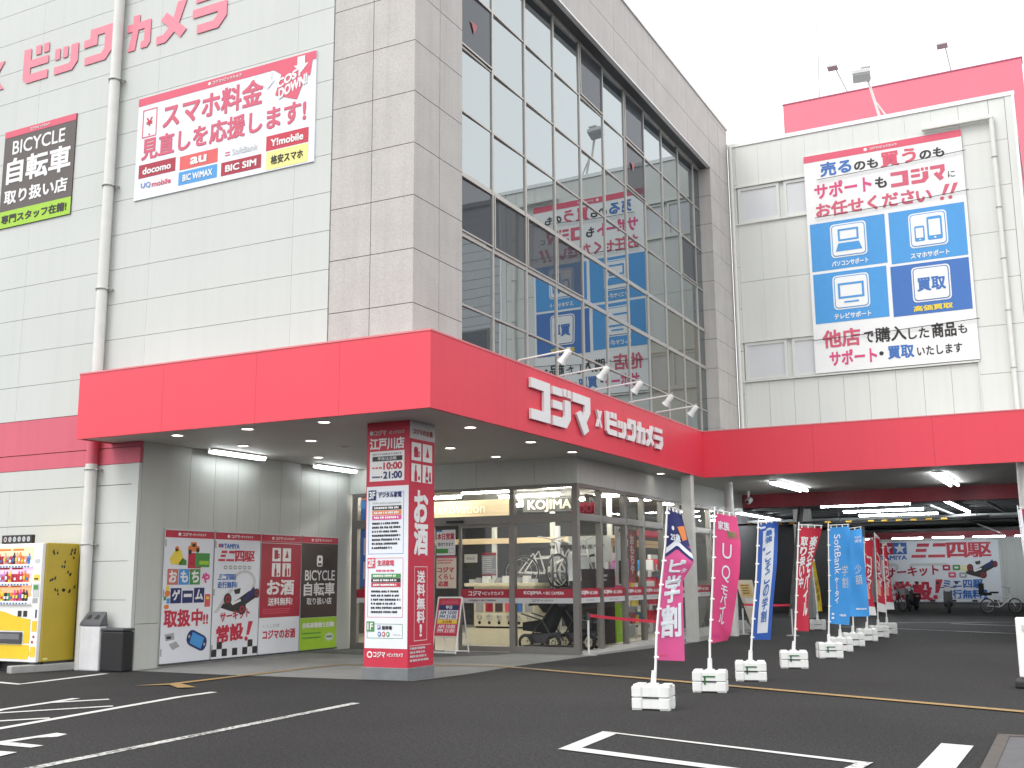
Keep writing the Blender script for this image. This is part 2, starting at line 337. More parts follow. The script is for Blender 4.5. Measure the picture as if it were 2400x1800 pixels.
LINEW = paintmat('white_road_paint', (.55, .55, .53), .90); LINEWORN = paintmat('worn_white_road_paint', (.50, .50, .48), .78); LINEY = paintmat('yellow_guide_paint', (.30, .19, .065), .86)
tag(MB().add([(-400, -400, 0), (400, -400, 0), (400, 600, 0), (-400, 600, 0)], [(0, 1, 2, 3)]).build('ground', ASPH), 'dark asphalt of the forecourt', 'ground', kind='structure')
mb = MB()
mb.poly([(-11.7, 11.16, .004), (-10.0, 11.16, .004), (-8.2, 11.26, .004), (-7.2, 11.34, .004), (-7.06, 12.4, .004), (-7.06, 13.9, .004), (-6.98, 14.7, .004), (-6.9, 16.0, .004), (-6.75, 17.3, .004), (-6.5, 19.6, .004), (-6.5, 26, .004), (-11.7, 26, .004)])
tag(mb.build('paving', PAVE), 'pale concrete paving in front of the shop doors', 'paving', kind='structure')
tag(MB().poly([(-11.6, 14.95, .008), (-9.0, 14.95, .008), (-8.3, 15.6, .008), (-8.3, 16.19, .008), (-11.6, 16.19, .008)]).build('entrance_mat', MATDARK), 'dark rubber mat on the paving in front of the sliding doors', 'doormat')
def strip(name, path, w, m, z, label):
    mb = MB(); P = [Vector((a, b, 0)) for a, b in path]; L = []; R = []
    for i, p in enumerate(P):
        t = (P[min(i + 1, len(P) - 1)] - P[max(i - 1, 0)]).normalized(); nn = Vector((-t.y, t.x, 0)) * w / 2
        L.append(p + nn); R.append(p - nn)
    for i in range(len(P) - 1): mb.poly([(R[i].x, R[i].y, z), (R[i + 1].x, R[i + 1].y, z), (L[i + 1].x, L[i + 1].y, z), (L[i].x, L[i].y, z)])
    return tag(mb.build(name, m), label, 'road marking', kind='structure')
def flat(name, polys, m, z, label):
    mb = MB()
    for k, pl in enumerate(polys): mb.poly([(a, b, z + k * .0015) for a, b in pl])
    return tag(mb.build(name, m), label, 'road marking', kind='structure')
strip('bay_line', [(-12.9, 9.30), (-11.80, 9.27), (-11.36, 9.20), (-11.40, 9.55), (-11.56, 10.70)], 0.111, LINEW, .004, 'white bay line in front of the vending machine')
strip('bay_line', [(-8.525, 9.42), (-8.516, 8.886), (-8.106, 6.407), (-7.75, 4.2)], 0.098, LINEW, .004, 'white bay line between the arrows')
strip('bay_line', [(-6.46, 9.16), (-6.294, 6.587), (-6.204, 5.19), (-6.1, 3.3)], 0.098, LINEWORN, .004, 'worn white bay line nearest to the camera')
strip('hatch_line', [(-9.09, 7.0), (-9.27, 7.31), (-9.36, 8.0), (-9.43, 8.35)], 0.098, LINEW, .004, 'white hatch line')
strip('hatch_line', [(-9.33, 7.95), (-9.02, 8.41)], 0.098, LINEW, .0055, 'white hatch line')
strip('hatch_line', [(-9.15, 7.0), (-9.046, 7.138), (-8.50, 7.98)], 0.085, LINEW, .0055, 'white hatch line')
strip('hatch_line', [(-8.70, 6.5), (-8.525, 6.733), (-8.29, 7.06)], 0.085, LINEW, .0055, 'white hatch line')
flat('painted_character', [[(-7.40, 5.80), (-7.35, 5.92), (-7.36, 6.155), (-7.25, 6.253), (-7.305, 6.401), (-7.442, 6.415), (-7.45, 6.05), (-7.46, 5.8)],
     [(-7.40, 5.86), (-7.303, 5.90), (-6.952, 5.883), (-6.958, 5.773), (-7.246, 5.77), (-7.46, 5.78)], [(-7.15, 5.46), (-7.017, 5.56), (-6.854, 5.573), (-6.808, 5.398), (-7.0, 5.2), (-7.2, 5.2)]], LINEW, .004, 'white painted character on the asphalt')
flat('marked_box', [[(-3.41, 7.31), (-3.28, 7.42), (-3.32, 8.20), (-3.47, 8.29)], [(-3.47, 8.29), (-3.32, 8.20), (-1.36, 7.56), (-1.30, 7.63)],
     [(-3.41, 7.31), (-1.55, 6.80), (-1.55, 6.92), (-3.28, 7.42)], [(-1.30, 7.63), (-1.40, 7.55), (-1.50, 6.78), (-1.38, 6.78)]], LINEW, .004, 'white outlined box on the asphalt')
flat('bay_block', [[(-1.018, 7.573), (-.80, 7.66), (-.78, 8.671), (-1.0, 8.712)], [(-1.06, 6.6), (-.84, 6.6), (-.80, 7.655), (-1.018, 7.568)]], LINEW, .004, 'broad white bar beside the drain cover')
strip('guide_line', [(-9.62, 9.95), (-9.60, 11.3), (-9.52, 13.1), (-7.34, 13.70), (-6.6, 13.42), (-4.2, 12.47), (-.55, 10.93), (2.5, 9.6)], .135, LINEY, .010, 'thin yellow guide line from the arrow past the pillar')
flat('guide_arrow', [[(-9.86, 9.55), (-9.62, 9.98), (-9.56, 9.98), (-9.05, 9.70), (-9.18, 9.55), (-9.55, 9.80)]], LINEY, .012, 'yellow arrow head on the asphalt')
for pts in ([(-5.2, 27.3), (-3.969, 26.806), (-1.27, 25.213)], [(-4.6, 29.9), (-1.6, 31.3)], [(-3.0, 29.9), (-.6, 28.6)]):
    strip('bay_line', pts, .09, LINEWORN, .004, 'white bay line in the car park')
# drain cover with a concrete rim, low right
dr = thing('drain_cover', 'grey steel drain cover with a concrete rim in the asphalt', 'drain', (-.4, 8.4, 0))
mb = MB(); mb.box(-.66, 7.0, -.05, -.575, 9.33, .012); mb.box(-.575, 9.25, -.05, .5, 9.33, .012); mb.build('rim', mat('dirty_concrete_rim', (.085, .074, .066), .85, var=.2, scale=9), dr)
mb = MB(); mb.box(-.575, 7.0, -.06, .5, 9.25, .006); mb.build('plate', mat('worn_steel_plate', (.10, .108, .112), .5, metal=.5, var=.2, scale=7, bump=.2), dr)
# ================================================================== STORE BUILDING
YW, XS, XST, XG, YD = 11.161, -11.629, -7.125, -7.425, 16.2
ST = thing('store_building', 'white panelled shop building with grey stone corner, window grid and red canopy', 'shop building', (-9, 18, 0))
zr = [-.12] + [.414 + .534 * k for k in range(24)]
def hpanels(x0, x1, y, rows, xs, gap=.0065, dep=.03, vgap=.003):
    mb = MB(); xx = [x0] + [q for q in xs if x0 < q < x1] + [x1]
    for z0, z1 in rows:
        for a, b in zip(xx[:-1], xx[1:]): mb.box(a + vgap / 2, y, z0 + gap / 2, b - vgap / 2, y + dep, z1 - gap / 2)
    return mb
vx = [-30 + 2.62 * k for k in range(12)]
rows = list(zip(zr[:-1], zr[1:]))
lo = [(a, b) for a, b in rows if b < 2.60]
hi = [(a, b) for a, b in rows if a > 3.5]
mb = hpanels(-30, -11.76, YW, lo, vx); mb2 = hpanels(-30, -8.43, YW, hi, vx)
mb.box(-30, YW, 2.556, -11.76, YW + .045, 2.846)
o = len(mb.v); mb.v += mb2.v; mb.f += [tuple(o + i for i in f) for f in mb2.f]; mb.mi += mb2.mi
mb.build('wall_panel', WHITE, ST)
MB().box(-11.752, YW - .01, -.1, XS, YW + .05, 2.846).build('corner_post', WHITE, ST)
mb = MB(); mb.box(-30, YW - .004, 2.852, XS, YW + .045, 3.078); mb.box(-30, YW - .004, 3.09, XS, YW + .045, 3.612); mb.build('wall_stripe', STRIPE, ST)
mb = MB(); mb.box(-30, YW + .04, -.1, XS - .06, YW + .25, 3.2); mb.box(-30, YW + .05, 3.2, -7.7, 26.0, 12.4); mb.build('wall_core', JOINTL, ST)
# stone cladding: individual slabs with open joints
zs = [3.905 + .708 * k for k in range(13)] + [12.53]
mb = MB(); g = .0048
for z0, z1 in zip(zs[:-1], zs[1:]):
    zz = min(z1, 12.53)
    for a, b in ((-8.425, -7.78), (-7.78, XST)):
        mb.box(a + g, YW + .012, z0 + g, b - (g if b < -7.2 else 0), YW + .11, zz - g)
    for a, b in ((YW + .11, 11.805), (11.805, 12.411)):
        mb.box(-7.6, a + (g if a > 11.5 else 0), z0 + g, XST, b - (g if b < 12 else 0), zz - g)
    for a, b in ((24.462, 25.28), (25.28, 26.1)): mb.box(-7.6, a + g, z0 + g, XST, b - g, zz - g)
yy = [12.411, 13.8, 16.05, 18.3, 20.55, 22.8, 24.462]
for a, b in zip(yy[:-1], yy[1:]):
    for z0, z1 in ((11.02, 11.69), (11.69, 12.53)): mb.box(-7.66, a + g, z0 + g, XST, b - g, z1 - g)
mb.build('stone_cladding', STONE, ST)
mb = MB(); mb.box(-8.43, YW + .08, 3.9, -7.2, YW + .3, 12.5); mb.box(-7.68, YW + .1, 3.9, -7.2, 12.40, 12.5); mb.box(-7.68, 24.48, 3.9, -7.16, 26.08, 12.5); mb.box(-7.68, 12.4, 11.05, -7.16, 24.5, 12.5); mb.build('stone_backing', JOINT, ST)
MB().box(-30, YW - .02, 12.53, XST + .03, 26.1, 12.62).build('roof_coping', TRIM, ST)
MB().box(XG + .05, 12.415, 10.985, -7.203, 24.46, 11.012).build('head_shade_soffit', DGREY, ST)  # dark panel colour paints in the shadow band under the head
MB().box(-7.20, 12.40, 10.985, XST + .015, 24.47, 11.015).build('head_trim', TRIM, ST)
# window grid
my = [12.411, 12.695] + [13.82 + 1.125 * k for k in range(9)] + [23.945, 24.462]
my = [12.411] + [13.82 + 1.125 * k for k in range(9)] + [23.945, 24.462]
mz = [3.92, 5.01, 6.045, 6.945, 7.916, 8.905, 9.92, 11.0]
mb = MB()
for y in my[1:-1]: mb.box(XG - .05, y - .024, 3.92, XG + .035, y + .024, 11.0)
for z in mz[1:-1]:
    for a, b in zip(my[:-1], my[1:]):
        w = .014 if z not in (6.045, 6.945) else .036
        mb.box(XG - .05, a + (.024 if a > 12.5 else 0), z - w, XG + .026, b - .024, z + w)
mb.box(XG - .05, 12.411, 10.94, XG + .045, 24.462, 11.0)
CW = mb.build('curtain_wall', MULL, ST)
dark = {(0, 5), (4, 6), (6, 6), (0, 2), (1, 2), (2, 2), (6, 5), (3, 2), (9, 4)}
GLASS_WM = glassmat('lit_room_toned_glass', (.88, .96, .98), .16, (.115, .102, .078)); warm = {(7, 1), (8, 1), (9, 1), (8, 2), (9, 2), (7, 0), (8, 0)}  # warm base colour paints in the glow of lit rooms; no blinds modelled
rd = random.Random(3)
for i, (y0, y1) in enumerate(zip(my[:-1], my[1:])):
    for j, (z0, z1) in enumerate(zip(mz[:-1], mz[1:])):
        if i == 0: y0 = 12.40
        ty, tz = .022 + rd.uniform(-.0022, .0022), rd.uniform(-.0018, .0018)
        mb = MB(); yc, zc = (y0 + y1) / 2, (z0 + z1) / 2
        sash = (i, j) in dark  # dull glass tone stands in for what a tilted sash would reflect
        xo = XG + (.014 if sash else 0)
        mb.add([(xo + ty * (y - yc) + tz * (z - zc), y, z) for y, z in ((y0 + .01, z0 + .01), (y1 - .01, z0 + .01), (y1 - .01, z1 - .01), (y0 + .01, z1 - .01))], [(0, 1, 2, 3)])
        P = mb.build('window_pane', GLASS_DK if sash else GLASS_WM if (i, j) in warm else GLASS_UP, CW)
        if sash:
            P['label'] = 'openable pane toned dark for its tilted reflection'
            fb = MB(); q = .022
            for a, b, c, d in ((y0 + .028, y1 - .028, z0 + .03, z0 + .03 + q), (y0 + .028, y1 - .028, z1 - .03 - q, z1 - .03)): fb.box(XG, a, c, XG + .05, b, d)
            for a, b in ((y0 + .028, y0 + .028 + q), (y1 - .028 - q, y1 - .028)): fb.box(XG, a, z0 + .03 + q, XG + .05, b, z1 - .03 - q)
            fb.build('sash_frame', MULL, CW)
s_tri = Sheet(sideP(XG + .03), .003)
for y, z in ((13.24, 9.36), (19.88, 9.46)): s_tri.part('fire_access_mark'); s_tri.poly([(y - .10, z + .08), (y, z - .10), (y + .10, z + .08)], mat('muted_red_film', (.42, .10, .11), .5), 1)
s_tri.done(CW, {'muted_red_film': 'fire_access_mark'})
# ------------------------------------------------------------------ canopy
ZB, ZT, YC, XC, XCL, YI = 3.154, 4.05, 10.526, -6.463, -12.2, 20.9
mb = MB(); v = .0015
for a, b in ((XCL, -10.62), (-10.62, -9.04), (-9.04, -7.75), (-7.75, XC)): mb.box(a + (v if a > XCL else 0), YC, ZB - .012, b - (v if b < XC else 0), YC + .05, ZT)
ys = [YC + .05, 12.4, 14.5, 16.6, 18.75, YI]
for a, b in zip(ys[:-1], ys[1:]): mb.box(XC - .05, a + (v if a > 11 else 0), ZB - .012, XC, b - (v if b < 20 else 0), ZT)
xs_ = [XC, -4.3, -2.15, 0, 2.2]
for a, b in zip(xs_[:-1], xs_[1:]): mb.box(a + (v if a > XC else 0), YI, ZB - .012, b - v, YI + .05, ZT)
mb.box(XCL, YC + .05, ZB - .012, XCL + .05, YW - .012, ZT)
mb.build('fascia', RED, ST)
mb = MB(); e = .03
mb.box(XCL - .005, YC - .008, ZT, XC + .008, YC + .07, ZT + .022); mb.box(XC - .07, YC + .07, ZT, XC + .008, YI - .008, ZT + .022); mb.box(XC - .07, YI - .008, ZT, 2.2, YI + .07, ZT + .022); mb.box(XCL - .005, YC + .07, ZT, XCL + .07, YW - .015, ZT + .022)
mb.build('fascia_capping', mat('pale_red_capping', (.72, .20, .22), .4), ST)
mb = MB()
mb.box(XCL + .05, YC + .05, ZB, XC - .05, YW - .012, ZT - .2); mb.box(XS + .002, YW - .012, ZB, XC - .05, YI + .05, ZT - .2); mb.box(XC - .05, YI + .05, ZB, 2.2, 26.08, ZT - .2); mb.box(XST - .5, YI + .05, ZB, XC - .05, 26.08, ZT - .2)
mb.build('soffit', SOFFIT, ST)
# ------------------------------------------------------------------ recess walls and entrance
mb = MB()
for a, b, z0, z1 in ((YW + .06, 11.652, -.1, .615), (YW + .06, 11.652, .622, ZB)): mb.box(XS - .2, a, z0, XS + (.012 if z0 < .5 else 0), b, z1)
ry = [11.66, 12.17, 12.70, 13.22, 13.746, 14.266, 14.79, 15.31, 15.83, 16.35]
for a, b in zip(ry[:-1], ry[1:]): mb.box(XS - .2, a + .003, -.1, XS - .012, b - .003, ZB)
mb.build('recess_wall', RECESS, ST)
MB().box(XS - .3, YW + .06, -.1, XS - .19, 16.4, 3.5).build('recess_backing', JOINTL, ST)
mb = MB()
for a, b in ((XS - .1, -10.3), (-10.3, -9.0), (-9.0, -7.9), (-7.9, -7.258)): mb.box(a + .003, YD - .02, 2.725, b - .003, YD + .12, ZB)
hy = [16.32, 17.82, 19.3, 20.6, 22.0, 23.4, 24.9, 26.1]
for a, b in zip(hy[:-1], hy[1:]): mb.box(-7.26, a + .003, 2.725, -7.135, b - .003, ZB)
mb.box(-7.26, YD - .02, 2.725, -7.135, 16.317, ZB)
mb.build('entrance_header', RECESS, ST)
mb = MB()
for x0, x1 in ((-11.56, -11.44), (-8.375, -8.285), (-7.235, -7.135)): mb.box(x0, YD - .03, 0, x1, YD + .07, 2.72)
mb.box(-11.44, YD - .035, 2.105, -8.375, YD + .075, 2.24); mb.box(-8.285, YD - .035, 2.105, -7.235, YD + .075, 2.24)
mb.box(-11.44, YD - .03, 2.665, -8.375, YD + .07, 2.72); mb.box(-8.285, YD - .03, 2.665, -7.235, YD + .07, 2.72)
mb.box(-10.0, YD - .02, 2.24, -9.93, YD + .05, 2.665)
mb.box(-8.285, YD - .03, 0, -7.235, YD + .07, .11); mb.box(-11.44, YD - .03, 0, -10.9, YD + .07, .11)
EF = mb.build('entrance_frame', FRAME, ST)
MB().box(-9.55, YD - .10, 2.135, -9.25, YD - .036, 2.175).build('door_sensor', BLK, EF)
for x0, x1, z0, z1 in ((-11.44, -10.0, 2.24, 2.665), (-9.93, -8.375, 2.24, 2.665), (-8.285, -7.235, 2.24, 2.665), (-8.285, -7.235, .11, 2.105), (-11.44, -10.9, .11, 2.105)):
    MB().add([(x0, YD + .02, z0), (x1, YD + .02, z0), (x1, YD + .02, z1), (x0, YD + .02, z1)], [(0, 1, 2, 3)]).build('window_pane', CLEAR, EF)
for x0, x1, y in ((-10.86, -9.84, YD + .01), (-9.37, -8.38, YD + .03)):
    mb = MB(); w = .05
    mb.box(x0, y - .02, .02, x0 + w, y + .02, 2.10); mb.box(x1 - w * .5, y - .02, .02, x1, y + .02, 2.10); mb.box(x0 + w, y - .02, .02, x1 - w * .5, y + .02, .10); mb.box(x0 + w, y - .02, 2.05, x1 - w * .5, y + .02, 2.10)
    dleaf = mb.build('sliding_door', FRAME, ST)
    MB().add([(x0 + w, y, .1), (x1 - w * .5, y, .1), (x1 - w * .5, y, 2.05), (x0 + w, y, 2.05)], [(0, 1, 2, 3)]).build('door_pane', CLEAR, dleaf)
    sh = Sheet(frontP(y - .012), .002); sh.rect(x0 + w, .885, x1 - w * .5, 1.03, PDRED); sh.rect(x0 + w, .80, x1 - w * .5, .884, PLGREY)
    c = (x0 + x1) / 2
    sh.text('コジマ', c - .30, .92, c - .06, 1.0, PW, 2, .03); sh.text('×ビックカメラ', c - .04, .93, c + .36, .99, PW, 2, .02); sh.text('KOJIMA × BIC CAMERA', c - .28, .825, c + .22, .858, PBLK, 2, .02); sh.done(dleaf)
MB().box(-9.86, YD - .03, 0, -9.36, YD + .07, 2.10).build('fixed_leaf', FRAME, ST) if False else None
sh = Sheet(frontP(YD - .012), .002)
sh.part('safety_band'); sh.rect(-8.285, .885, -7.235, 1.03, PDRED); sh.rect(-8.285, .80, -7.235, .884, PLGREY); sh.text('KOJIMA', -8.12, .93, -7.80, .995, PW, 2, .03); sh.text('× BIC CAMERA', -7.77, .94, -7.40, .985, PW, 2, .02); sh.text('コジマ', -7.98, .825, -7.84, .865, PBLK, 2, .02); sh.text('×ビックカメラ', -7.82, .83, -7.60, .86, PBLK, 2, .02)
sh.part('safety_band'); sh.rect(-11.44, .885, -10.9, 1.03, PDRED); sh.rect(-11.44, .80, -10.9, .884, PLGREY); sh.done(EF, {m: 'safety_band' for m in ('print_dark_red', 'print_light_grey')})
# side glazing along the walkway, on a plinth
sy = [16.27, 17.19, 18.32, 19.24, 20.3, 21.3, 22.2, 23.4, 24.5]
mb = MB()
for y in sy[1:]: mb.box(-7.235, y - .045, .05, -7.14, y + .045, 2.72)
for a, b in zip(sy[:-1], sy[1:]):
    a2 = a + (.045 if a > 16.5 else 0)
    mb.box(-7.24, a2, 2.13, -7.135, b - .045, 2.24); mb.box(-7.235, a2, 2.665, -7.14, b - .045, 2.72)
SF = mb.build('side_frame', FRAME, ST)
for a, b in zip(sy[:-1], sy[1:]):
    for z0, z1 in ((.1, 2.13), (2.24, 2.665)): MB().add([(-7.19, a, z0), (-7.19, b, z0), (-7.19, b, z1), (-7.19, a, z1)], [(0, 1, 2, 3)]).build('window_pane', CLEAR, SF)
sh = Sheet(sideP(-7.178), .002)
for a, b in zip(sy[:-1], sy[1:]):
    a2 = a + .045; b2 = b - .045; w = b2 - a2; sh.part('safety_band')
    sh.rect(a2, .885, b2, 1.035, PDRED); sh.rect(a2, .80, b2, .884, PLGREY)
    sh.text('KOJIMA', a2 + w * .08, .925, a2 + w * .42, .995, PW, 2, .04); sh.text('× BIC CAMERA', a2 + w * .45, .935, a2 + w * .88, .985, PW, 2, .02)
    sh.text('コジマ×ビックカメラ', a2 + w * .3, .825, a2 + w * .7, .86, PBLK, 2, .0)
sh.done(SF, {m: 'safety_band' for m in ('print_dark_red', 'print_light_grey')})
mb = MB(); mb.add([(-7.3, 16.27, -.02), (-6.97, 16.27, -.02), (-6.97, 25.9, -.02), (-7.3, 25.9, -.02), (-7.3, 16.27, .02), (-7.12, 16.27, .02), (-7.12, 25.9, .19), (-7.3, 25.9, .19)], [(3, 2, 1, 0), (4, 5, 6, 7), (0, 1, 5, 4), (1, 2, 6, 5), (2, 3, 7, 6), (3, 0, 4, 7)]); mb.build('plinth', CONC, ST)
# shop room behind the glass
mb = MB(); mb.box(-14.5, 16.3, -.05, -7.3, 25.6, .012); mb.build('shop_floor', mat('shop_floor', (.50, .47, .40), .35, var=.06), ST)
mb = MB(); mb.box(-14.5, 16.35, 2.95, -7.3, 25.6, 3.1); mb.build('shop_ceiling', mat('shop_ceiling', (.34, .335, .32), .7), ST)
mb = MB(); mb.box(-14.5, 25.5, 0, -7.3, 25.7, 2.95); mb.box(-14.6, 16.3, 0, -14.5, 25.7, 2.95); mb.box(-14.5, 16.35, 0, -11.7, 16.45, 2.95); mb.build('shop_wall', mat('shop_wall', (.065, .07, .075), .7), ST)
# free-standing columns and the pipe beside the walkway
mb = MB(); mb.box(-6.685, 20.1, 0, -6.485, 20.3, ZB); PL = mb.build('support_column', mat('column_paint', (.55, .55, .52), .5, streak=.08), ST, bevel=.008)
mb = MB(); mb.tube([(-6.44, 22.5, 0), (-6.44, 22.5, ZB)], .095, 20); mb.build('support_column', PIPE, ST, smooth=True)
mb = MB(); mb.tube([(-.60, 21.35, 0), (-.60, 21.35, ZB)], .25, 28); mb.build('support_column', PIPE, ST, smooth=True)
# downpipe on the white wall
DP = MB().tube([(-12.47, YW - .10, 12.4), (-12.47, YW - .10, 2.86)], .078, 14).tube([(-12.47, YW - .10, 2.86), (-12.45, YW - .10, .0)], .083, 14).build('downpipe', PIPE, ST, smooth=True)
mb = MB(); mb.tube([(-12.47, YW - .10, 3.61), (-12.47, YW - .10, 2.852)], .0805, 14); mb.build('painted_sleeve', STRIPE, DP, smooth=True)
for z in (10.6, 8.75, 7.05, 5.45, 2.78, 1.72):
    mb = MB(); mb.ring((-12.47, YW - .10, z), (0, 0, 1), .085, .014, 18, 5); mb.box(-12.60, YW - .115, z - .012, -12.34, YW - .09, z + .012); mb.box(-12.365, YW - .10, z - .012, -12.34, YW, z + .012); mb.build('pipe_bracket', mat('bracket_grey', (.42, .42, .40), .5), DP)
# ================================================================== CAR PARK BUILDING (right wing)
YR = 26.1
PB = thing('car_park_building', 'pale grey panelled wing above the open car park', 'building', (-3.5, 30, 0))
X0, X1, ZTOP = -7.12, -.44, 12.05
mb = MB(); gp = .0045
seam = [3.9, 4.53, 5.62, 6.71, 7.79, 8.87, 9.95, 11.03, ZTOP]
def rp(xa, xb, za, zb): mb.box(xa + gp, YR, za + gp, xb - gp, YR + .05, zb - gp)
for z0, z1 in zip(seam[:-1], seam[1:]):
    rp(-1.60, -.95, z0, z1); rp(-.95, -.60, z0, z1)
    rp(X0, -6.93, z0, z1)
mb.box(-.60 + gp, YR - .012, 3.9, X1, YR + .05, ZTOP)
cols = [-6.93, -6.35, -5.75, -5.17, -4.58, -4.0, -3.4, -2.8, -2.2, -1.60]
for a, b in zip(cols[:-1], cols[1:]):
    for z0, z1 in ((6.93, 8.46), (8.46, 9.98), (10.95, ZTOP)): mb.box(a + .0015, YR, z0 + gp, b - .0015, YR + .05, z1 - gp)
    mb.box(a + .003, YR + .02, 3.9, b - .003, YR + .06, 5.90)
    if a > -5.2:
        for z0, z1 in ((5.95, 6.92), (9.99, 10.94)): mb.box(a + .003, YR, z0, b - .003, YR + .05, z1)
for z0, z1 in ((5.91, 6.92), (9.985, 10.945)): mb.box(-6.93, YR + .043, z0, -5.0, YR + .06, z1)
mb.build('wall_panel', RPANEL, PB)
mb = MB(); mb.box(X0, YR + .062, 3.2, X1 - .02, 44.9, ZTOP - .02); mb.build('wall_core', JOINTL, PB)
mb = MB(); mb.box(X1 - .02, YR + .05, 3.2, X1, 44.9, ZTOP); mb.build('end_wall', REDBOX, PB)
mb = MB(); mb.box(X0, YR - .03, ZTOP, X1 + .06, YR + .14, ZTOP + .1); mb.box(X1 - .05, YR + .14, ZTOP, X1 + .02, 40, ZTOP + .1); mb.box(X1 - .005, YR - .03, 3.9, X1 + .05, YR + .06, ZTOP); mb.build('coping', COPING, PB)
for z0, z1, nm in ((9.99, 10.92, ''), (5.96, 6.90, '')):
    for a, b in ((-6.90, -5.86), (-5.74, -5.0)):
        fm = MB(); w = .07
        fm.box(a, YR - .012, z0, b, YR + .04, z0 + w); fm.box(a, YR - .012, z1 - w, b, YR + .04, z1); fm.box(a, YR - .012, z0 + w, a + w, YR + .04, z1 - w); fm.box(b - w, YR - .012, z0 + w, b, YR + .04, z1 - w)
        wf = fm.build('window', RPANEL, PB)
        MB().add([(a + w, YR + .02, z0 + w), (b - w, YR + .02, z0 + w), (b - w, YR + .02, z1 - w), (a + w, YR + .02, z1 - w)], [(0, 1, 2, 3)]).build('frosted_pane', mat('frosted_pane', (.62, .63, .65), .35, var=.03, scale=1.5), wf)
for z in (10.95, 9.97, 6.925, 5.93): MB().box(-6.95, YR - .05, z - .018, -5.0 if z > 6 and z < 10.9 and z != 6.925 else -1.6, YR, z + .018).build('sill_trim', PIPE, PB)
mb = MB(); mb.box(-6.945, YR - .03, 3.9, -6.925, YR, 5.91); mb.box(-1.615, YR - .03, 3.9, -1.595, YR, 5.91)
mb.build('panel_edge', PIPE, PB)
mb = MB(); mb.tube([(-7.03, YR - .06, 3.9), (-7.03, YR - .06, ZTOP)], .045, 10); mb.build('corner_pipe', PIPE, PB, smooth=True)
mb = MB(); mb.box(-2.41, YR - .17, 11.53, -.86, YR - .05, 11.62); mb.build('gutter', PIPE, PB, bevel=.01)
GP = MB().tube([(-.905, YR - .11, 11.53), (-.905, YR - .11, 3.9)], .055, 12).build('downpipe', PIPE, PB, smooth=True)
for z in (10.6, 9.4, 8.2, 7.0, 5.7, 4.6): MB().ring((-.905, YR - .11, z), (0, 0, 1), .06, .012, 16, 5).box(-.92, YR - .11, z - .01, -.89, YR - .012, z + .01).build('pipe_bracket', STEEL, GP)
# deck beam, ceiling and rooms of the open car park
MB().box(X0, YR, 2.842, 2.3, YR + .35, 3.2).build('deck_beam', mat('dark_red_beam', (.30, .035, .05), .5, var=.1, scale=3, streak=.15), PB)
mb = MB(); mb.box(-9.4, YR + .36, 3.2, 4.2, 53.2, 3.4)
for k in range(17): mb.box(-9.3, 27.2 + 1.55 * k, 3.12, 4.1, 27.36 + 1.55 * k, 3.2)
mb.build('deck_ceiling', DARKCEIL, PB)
mb = MB()
for y, z, r in ((33.5, 2.86, .05), (36.2, 2.92, .04), (39.5, 2.95, .06), (43, 2.98, .05)): mb.tube([(-9, y, z), (3.5, y - .15, z)], r, 8)
for x, z in ((-3.2, 2.93), (-1.9, 3.0)): mb.tube([(x, 29, z), (x + .4, 50, z)], .035, 8)
mb.build('ceiling_pipe', mat('grey_conduit', (.22, .23, .23), .5), PB, smooth=True)
BW = mat('car_park_back_wall', (.56, .58, .57), .6, var=.06, scale=.8, streak=.1)
mb = MB()
for k in range(15): mb.box(-9.4 + .92 * k + .005, 53.0, 0, -9.4 + .92 * (k + 1) - .005, 53.1, 2.85)
mb.build('back_wall', BW, PB)
MB().box(-9.4, 53.0, 2.85, 4.2, 53.2, 3.2).box(-9.45, 53.12, -.1, 4.2, 53.3, 3.3).build('back_beam', mat('dark_red_beam', (.3, .035, .05)), PB)
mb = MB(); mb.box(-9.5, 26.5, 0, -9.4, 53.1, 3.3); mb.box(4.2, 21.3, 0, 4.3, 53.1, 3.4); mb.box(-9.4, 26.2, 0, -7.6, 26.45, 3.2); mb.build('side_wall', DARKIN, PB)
for x, y in ((-7.5, 33), (-7.3, 41)): MB().box(x, y, 0, x + .45, y + .45, 3.2).build('deck_column', mat('grey_column', (.25, .25, .24), .6), PB)
MB().tube([(-6.30, 27.0, .25), (-5.93, 27.0, 2.9)], .07, 4).build('steel_brace', mat('grey_steel_brace', (.17, .18, .18), .5), PB)
# neighbour block further right, seen mirrored in the window grid
NB = thing('neighbour_building', 'grey neighbouring block with siding and dark windows beyond the car park', 'building', (12, 42, 0))
mb = MB()
for k in range(42): mb.box(3.0, 38 + .004 * (k % 2), .4 * k, 22, 44, .4 * k + .385)
mb.build('siding_wall', mat('grey_siding', (.42, .44, .45), .6), NB)
for x in (4.2, 7.0, 9.8, 12.6):
    for z in (3.0, 6.4, 9.8):
        w = MB().box(x, 37.93, z, x + 1.5, 38, z + 1.6).build('window', FRAME, NB); MB().box(x + .08, 37.92, z + .08, x + 1.42, 37.935, z + 1.52).build('pane', GLASS_DK, w)
MB().box(2.9, 37.9, 16.8, 22.1, 44.1, 17.0).build('roof', CONC, NB)
